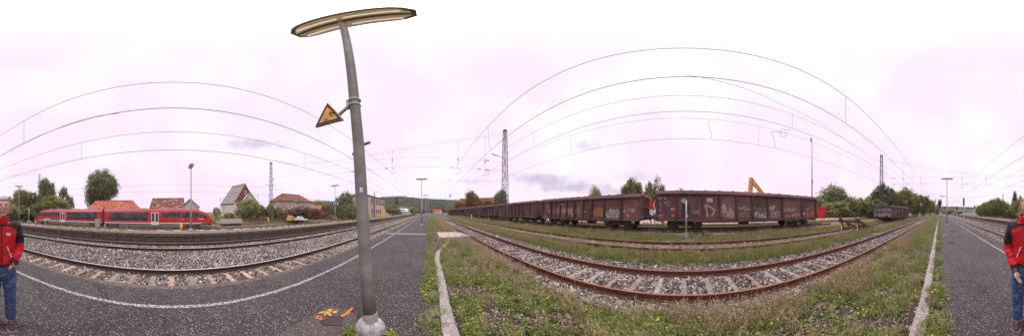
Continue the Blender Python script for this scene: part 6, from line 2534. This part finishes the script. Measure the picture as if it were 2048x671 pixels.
tree(1846, 70, 390, 30, 'dark green tree beyond the lone wagon', 'leaf_dark', dens='mid', group=GB)
tree(1860, 90, 400, 24, 'smaller green tree further down the line', 'leaf_mid', dens='small', group=GB)
tree(1872, 110, 408, 22, 'last low tree before the track vanishes', 'leaf_mid', dens='small', group=GB)
tree(1896, 150, 416, 26, 'low bush on the axis of the platform behind the man', 'leaf_mid', dens='small', name='bush', cat='bush')
tree(1918, 170, 421, 18, 'low dark bush beside the far signals', 'leaf_dark', dens='small', name='bush', cat='bush')
GL = 'trees across the tracks behind the man'
for i, (px, s, tp, w_, mt) in enumerate(((1962, 72, 408, 22, 'leaf_mid'), (1976, 68, 401, 30, 'leaf_mid'), (1993, 64, 397, 34, 'leaf_mid'), (2008, 62, 402, 28, 'leaf_dark'), (2024, 60, 414, 34, 'leaf_yellow'), (2044, 58, 408, 34, 'leaf_yellow'))):
    tree(px, s, tp, w_, ['small green tree at the left end of the row', 'second green tree of the row across the tracks', 'tallest broad green tree of the row across the tracks', 'dark green tree below the distant mast', 'low yellow green tree before the conifers',
                         'yellow green bushy tree over the shoulder of the man'][i], mt, dens='mid', group=GL)
tree(2030, 75, 385, 20, 'first dark conifer beside the man', 'leaf_dark', shape='cone', dens='mid', group=GL, name='conifer')
tree(2041, 72, 391, 18, 'second dark conifer close to the man', 'leaf_dark', shape='cone', dens='mid', group=GL, name='conifer')
# bushes lining the ramp and the far verges, low and dense
for k in range(14):
    y = -64 + k * 3.0
    if y > -22:
        break
    p = Vector((24 + random.uniform(-1, 1), y, 0))
    t = thing('bush', 'low bush lining the loading ramp, %s counted from the far end' % ORD[k], 'bush', (p.x, p.y, .2), 0, 'low bushes lining the ramp')
    o = bpy.data.objects.new('crown', crown_of('bush', 'leaf_mid', k % 3, 'small'))
    C.objects.link(o)
    o.parent = t
    o.location = (0, 0, .9)
    o.scale = (1.9, 1.9, 1.1)

# wooded hills
def woods(rings, seed, n, label, px0, px1, s_):
    r = np.random.default_rng(seed)
    protos = [crown_mesh(seed + k, M['forest'], 26, 9, 'round', .5, .4) for k in range(4)]
    R_ = np.array(rings)              # (n+1, 9, 3)
    i = r.integers(0, R_.shape[0] - 1, n)
    j = r.integers(0, 4, n)
    fu, fv = r.uniform(0, 1, n)[:, None], r.uniform(0, 1, n)[:, None]
    P = (R_[i, j] * (1 - fu) + R_[i + 1, j] * fu) * (1 - fv) + (R_[i, j + 1] * (1 - fu) + R_[i + 1, j + 1] * fu) * fv
    s = r.uniform(.7, 1.3, n) * s_
    scatter('forest', P + np.array([0, 0, 2.0]), protos, np.stack([s, s, s * 1.1], 1), np.stack([np.zeros(n), np.zeros(n), r.uniform(0, 6.28, n)], 1), r.integers(0, 4, n), label)


woods(hills[0][1], 5, 5200, 'dense mixed forest covering the hill ahead', 0, 0, 7.5)
woods(hills[1][1], 6, 1800, 'forest on the low hill behind the stone building', 0, 0, 7.5)
woods(hills[2][1], 8, 900, 'scattered woods on the low hill with the town', 0, 0, 7)

# ---------------------------------------------------------------- the man
def skin(verts, edges, radii, root=0, sub=2, name='skin'):
    me = bpy.data.meshes.new(name)
    me.from_pydata([tuple(v) for v in verts], edges, [])
    o = bpy.data.objects.new(name, me)
    C.objects.link(o)
    md = o.modifiers.new('s', 'SKIN')
    md.use_smooth_shade = True
    for i, r in enumerate(radii):
        r = r if isinstance(r, tuple) else (r, r)
        me.skin_vertices[0].data[i].radius = r
        me.skin_vertices[0].data[i].use_root = (i == root)
    sb = o.modifiers.new('u', 'SUBSURF')
    sb.levels = sub
    sb.render_levels = sub
    bpy.context.view_layer.update()
    out = bpy.data.meshes.new_from_object(o.evaluated_get(bpy.context.evaluated_depsgraph_get()))
    bpy.data.objects.remove(o)
    return out


def join(meshes, name, mats, select=None):
    bm = bmesh.new()
    for m_ in meshes:
        bm.from_mesh(m_)
    if select:
        for f in bm.faces:
            f.material_index = select(f.calc_center_median(), f.normal)
    for f in bm.faces:
        f.smooth = True
    me = bpy.data.meshes.new(name)
    for m_ in mats:
        me.materials.append(m_)
    bm.to_mesh(me)
    bm.free()
    return me


def ellipsoid(c, r, seg=24, ring=16, shape=None):
    bm = bmesh.new()
    bmesh.ops.create_uvsphere(bm, u_segments=seg, v_segments=ring, radius=1)
    for v in bm.verts:
        p = Vector((v.co.x * r[0], v.co.y * r[1], v.co.z * r[2]))
        if shape:
            p = shape(p)
        v.co = p + Vector(c)
    me = bpy.data.meshes.new('ell')
    bm.to_mesh(me)
    bm.free()
    return me


pd = Vector((math.sin((4 - VF) * K), math.cos((4 - VF) * K), 0)) * 1.98
man = thing('person', 'grey haired man in red and black jacket, blue jeans and dark red trimmed shoes', 'person', pd, math.atan2(-pd.y, -pd.x) - R(90))


def mp_(name, me):
    o = bpy.data.objects.new(name, me)
    C.objects.link(o)
    o.parent = man
    return o


# body : faces +Y, his left is -X
hips = [(0, 0, .96), (0, -.01, 1.10), (0, -.02, 1.28), (0, -.015, 1.43), (-.008, 0, 1.53), (-.016, .015, 1.60)]
bv = list(hips)
be = [(0, 1), (1, 2), (2, 3), (3, 4), (4, 5)]
br = [(.14, .10), (.13, .095), (.15, .10), (.12, .08), (.055, .055), (.055, .055)]
Larm = [(-.17, -.01, 1.45), (-.215, -.04, 1.21), (-.15, .085, 1.03), (-.12, .11, .99)]
Rarm = [(.17, -.01, 1.45), (.215, -.04, 1.19), (.135, .09, .96), (.115, .115, .91)]
for arm in (Larm, Rarm):
    n0 = len(bv)
    bv += arm
    be += [(3, n0), (n0, n0 + 1), (n0 + 1, n0 + 2), (n0 + 2, n0 + 3)]
    br += [.052, .042, .033, (.034, .022)]
for s in (-1, 1):
    n0 = len(bv)
    bv += [(s * .095, 0, .90), (s * .10, .015, .50), (s * .105, -.01, .12), (s * .105, .05, .05)]
    be += [(0, n0), (n0, n0 + 1), (n0 + 1, n0 + 2), (n0 + 2, n0 + 3)]
    br += [.085, .058, .042, .035]
pieces = [skin(bv, be, br)]


def headshape(p):
    q = p.copy()
    if q.z < 0:
        k = min(1, -q.z / .12)
        q.x *= 1 - .20 * k
        q.y = q.y * (1 - .10 * k) + .012 * k
    if q.y > 0:
        q.y *= .93
    return q


HC = Vector((-.018, .03, 1.685))
pieces.append(ellipsoid(HC, (.084, .100, .120), 28, 20, headshape))
# nose, brow, ears, lips
pieces.append(skin([HC + Vector((0, .085, .025)), HC + Vector((0, .103, -.012)), HC + Vector((0, .094, -.022))], [(0, 1), (1, 2)], [.008, .012, .012], 0, 2))
for s in (-1, 1):
    pieces.append(ellipsoid(HC + Vector((s * .083, -.005, -.005)), (.012, .022, .034), 12, 8))
    pieces.append(ellipsoid(HC + Vector((s * .030, .082, .036)), (.022, .010, .006), 10, 6))
    pieces.append(ellipsoid(HC + Vector((s * .038, .066, -.018)), (.022, .018, .02), 10, 8))
    pieces.append(ellipsoid(HC + Vector((0, .083, -.052 - .007 * s)), (.022, .010, .005), 12, 6))
pieces.append(ellipsoid(HC + Vector((0, .068, -.095)), (.028, .022, .018), 12, 8))
# right hand : palm, four fingers and thumb curled toward the pocket
w = Vector(Rarm[3])
pd_ = Vector((-.28, .25, -.93)).normalized()
sd_ = Vector((.35, .85, .12)).normalized()
pieces.append(skin([w, w + pd_ * .045, w + pd_ * .085], [(0, 1), (1, 2)], [(.034, .024), (.046, .022), (.042, .019)], 0, 2))
for k, ln in enumerate((.068, .078, .074, .058)):
    b0 = w + pd_ * .08 + sd_ * (.027 - .018 * k)
    b1 = b0 + pd_ * ln * .5 + Vector((-.008, .0, 0))
    b2 = b1 + (pd_ + Vector((-.5, -.3, 0))).normalized() * ln * .5
    pieces.append(skin([b0 - pd_ * .02, b0, b1, b2], [(0, 1), (1, 2), (2, 3)], [.0105, .0105, .0098, .0085], 0, 2))
t0 = w + pd_ * .03 + sd_ * .03
pieces.append(skin([t0 - sd_ * .012, t0 + sd_ * .018 + pd_ * .02, t0 + sd_ * .022 + pd_ * .052 + Vector((-.014, 0, 0))], [(0, 1), (1, 2)], [.012, .010, .008], 0, 2))
# left hand goes into the pocket: knuckles show
w = Vector(Larm[3])
pl_ = Vector((.35, -.62, -.7)).normalized()
pieces.append(skin([w, w + pl_ * .05, w + pl_ * .085], [(0, 1), (1, 2)], [(.028, .02), (.036, .017), (.034, .015)], 0, 2))
for k in range(4):
    b0 = w + pl_ * .08 + Vector((.0, .026 - .017 * k, 0))
    pieces.append(skin([b0 - pl_ * .02, b0, b0 + pl_ * .03 + Vector((0, -.006, 0)), b0 + pl_ * .055 + Vector((0, -.02, 0))], [(0, 1), (1, 2), (2, 3)], [.009, .009, .0085, .007], 0, 2))
pieces.append(skin([w + pl_ * .03 + Vector((0, .02, 0)), w + pl_ * .05 + Vector((.01, .045, .0)), w + pl_ * .085 + Vector((.012, .05, 0))], [(0, 1), (1, 2)], [.012, .010, .008], 0, 2))
mp_('body', join(pieces, 'body', [M['skin']]))
for s in (-1, 1):
    mp_('eye', join([ellipsoid(HC + Vector((s * .031, .079, .022)), (.011, .008, .006), 10, 8)], 'eye', [M['black']]))
# hair : cap lifted off the scalp, open at the face
hm = ellipsoid(HC, (.092, .110, .128), 32, 24, headshape)
bm = bmesh.new()
bm.from_mesh(hm)
dele = []
for f in bm.faces:
    c = f.calc_center_median() - HC
    if (c.y > .035 and c.z < .078) or c.z < -.045 or (c.y > -.02 and c.z < .0):
        dele.append(f)
bmesh.ops.delete(bm, geom=dele, context='FACES')
rr_ = random.Random(2)
for v_ in bm.verts:
    d_ = (v_.co - HC).normalized()
    v_.co += d_ * rr_.uniform(-.003, .005)
bmesh.ops.solidify(bm, geom=bm.faces[:], thickness=.006)
me = bpy.data.meshes.new('hair')
bm.to_mesh(me)
bm.free()
me.materials.clear()
me.materials.append(M['hair'])
for p_ in me.polygons:
    p_.use_smooth = True
mp_('hair', me)
# jacket
jv = [(0, 0, .93), (0, -.01, 1.06), (0, -.02, 1.26), (0, -.015, 1.42), (0, 0, 1.50)]
je = [(0, 1), (1, 2), (2, 3), (3, 4)]
jr = [(.192, .142), (.18, .136), (.186, .138), (.158, .112), (.09, .085)]
for arm, side in ((Larm, -1), (Rarm, 1)):
    n0 = len(jv)
    a = [Vector(q) for q in arm]
    jv += [a[0], (a[0] + a[1]) / 2 + Vector((side * .012, 0, 0)), a[1] + Vector((side * .01, -.01, 0)), (a[1] + a[2]) / 2, a[2] + (a[3] - a[2]) * .2]
    je += [(3, n0)] + [(n0 + k, n0 + k + 1) for k in range(4)]
    jr += [.082, .075, .066, .062, .052]
jm = skin(jv, je, jr, 0, 3)


def jacketcol(c, n):
    ax = abs(c.x)
    if c.z > 1.485 and ax < .10:
        return 0
    if ax > .165 - max(0, 1.30 - c.z) * .2 and c.z > 1.235:
        return 1
    if c.z > 1.435 + (.02 if ax < .1 else 0):
        return 1
    if c.z < .99 and ax < .13:
        return 1
    return 0


# soft folds in the cloth
def folds(me, amp, sx=26, seed=0):
    for v in me.vertices:
        p = v.co
        d = amp * (math.sin(p.z * sx * 2 + 6 * math.sin(p.x * 9 + seed)) * .6 + math.sin(p.z * sx * 5 + p.x * 40 + p.y * 33 + seed) * .4)
        v.co += v.normal * d


jk = join([jm], 'jacket', [M['jred'], M['jblack']], jacketcol)
folds(jk, .0075)
mp_('jacket', jk)
# collar
rings = []
for z, r0 in ((1.50, .086), (1.54, .082), (1.585, .084), (1.59, .078), (1.55, .072)):
    rings.append([(.005 + r0 * math.cos(a), .008 + r0 * 1.02 * math.sin(a) + (z - 1.5) * .2, z + .018 * -math.sin(a)) for a in np.linspace(0, 2 * math.pi, 24, endpoint=False)])
cb = MB().loft(rings, 0, cap=False)
mp_('collar', cb.mesh('collar', M['jred'], True))
# cuffs
for arm in (Larm, Rarm):
    a, b_ = Vector(arm[2]), Vector(arm[3])
    d = (b_ - a).normalized()
    mp_('cuff', MB().tube([a - d * .01, a + d * .03], [.05, .047], 16).mesh('cuff', M['jblack'], True))
# zip, chest label, pocket
def front(x, z):
    """point on the front of the jacket at x, z"""
    best = -9
    for v in jk.vertices:
        if abs(v.co.x - x) < .018 and abs(v.co.z - z) < .018 and v.co.y > best:
            best = v.co.y
    return Vector((x, (best if best > -5 else .12) + .004, z))
b = MB()
b.ribbon([front(.004, z) for z in np.linspace(1.49, 1.0, 12)], .014, (0, 1, 0))
mp_('zip', b.mesh('zip', M['jblack']))
b = MB()
b.ribbon([front(-.06 - .05 * q, 1.22 - .13 * q) for q in np.linspace(0, 1, 6)], .010, (0, 1, 0))
mp_('pocket_zip', b.mesh('pocket_zip', M['white']))
b = MB()
b.ribbon([front(.06 + .05 * q, 1.22 - .13 * q) for q in np.linspace(0, 1, 6)], .010, (0, 1, 0))
mp_('pocket_zip', b.mesh('pocket_zip', M['white']))
c0 = front(-.075, 1.365)
b = MB()
b.ribbon([front(-.05, 1.37), front(-.075, 1.367), front(-.10, 1.362)], .032, (0, 1, 0))
mp_('chest_label', b.mesh('chest_label', M['white']))
b = MB()
b.ribbon([front(-.088, 1.368) + Vector((0, .003, 0)), front(-.094, 1.36) + Vector((0, .003, 0))], .01, (0, 1, 0))
b.ribbon([front(-.07, 1.374) + Vector((0, .003, 0)), front(-.062, 1.364) + Vector((0, .003, 0))], .006, (0, 1, 0))
mp_('label_mark', b.mesh('label_mark', M['black']))
# jeans
jv = [(0, 0, 1.0), (0, 0, .90)]
je = [(0, 1)]
jr = [(.155, .115), (.158, .12)]
for s in (-1, 1):
    n0 = len(jv)
    jv += [(s * .088, 0, .82), (s * .098, .02, .52), (s * .103, .0, .30), (s * .105, -.005, .085)]
    je += [(1, n0), (n0, n0 + 1), (n0 + 1, n0 + 2), (n0 + 2, n0 + 3)]
    jr += [(.098, .105), .076, .070, .068]
jn = join([skin(jv, je, jr, 0, 3)], 'jeans', [M['jeans']])
folds(jn, .0075, 20, 2)
mp_('jeans', jn)
# shoes
for s in (-1, 1):
    rings = []
    cx_ = s * .108
    for y, w_, h_ in ((-.11, .028, .07), (-.09, .038, .10), (-.02, .042, .115), (.05, .046, .085), (.12, .05, .062), (.17, .042, .045), (.195, .02, .03)):
        rings.append([(cx_ - w_, y, .022), (cx_ - w_ * .95, y, .022 + h_ * .5), (cx_ - w_ * .5, y, .022 + h_), (cx_ + w_ * .5, y, .022 + h_), (cx_ + w_ * .95, y, .022 + h_ * .5), (cx_ + w_, y, .022)])
    sh = mp_('shoe', MB().loft(rings).mesh('shoe', M['shoe'], True))
    so_ = []
    for y, w_ in ((-.115, .03), (-.09, .042), (.0, .046), (.11, .054), (.17, .046), (.2, .022)):
        so_.append([(cx_ - w_, y, .0), (cx_ - w_, y, .03), (cx_ + w_, y, .03), (cx_ + w_, y, .0)])
    o = mp_('sole', MB().loft(so_).mesh('sole', M['shoered']))
    o.parent = sh
    b = MB()
    b.ribbon([(cx_ - .046, -.05, .05), (cx_ - .05, .03, .075), (cx_ - .045, .10, .045)], .014, (-1, 0, 0))
    for q in range(4):
        b.ribbon([(cx_ - .025, .03 + q * .022, .125 - q * .012), (cx_ + .025, .035 + q * .022, .125 - q * .012)], .008, (0, 0, 1))
    o = mp_('trim', b.mesh('trim', M['shoered']))
    o.parent = sh

for m_ in list(bpy.data.meshes):
    if m_.users == 0:
        bpy.data.meshes.remove(m_)

# ---------------------------------------------------------------- air
m, nt = newmat('haze_air')
vp = nt.nodes.new('ShaderNodeVolumePrincipled')
vp.inputs['Color'].default_value = (.88, .91, 1, 1)
vp.inputs['Density'].default_value = .00024
o_ = nt.nodes.new('ShaderNodeOutputMaterial')
nt.links.new(vp.outputs[0], o_.inputs['Volume'])
hz = MB().box((0, 0, 56), (2640, 2640, 118)).build('haze', m)
tag(hz, 'thin pale haze that softens the far hills', kind='stuff')
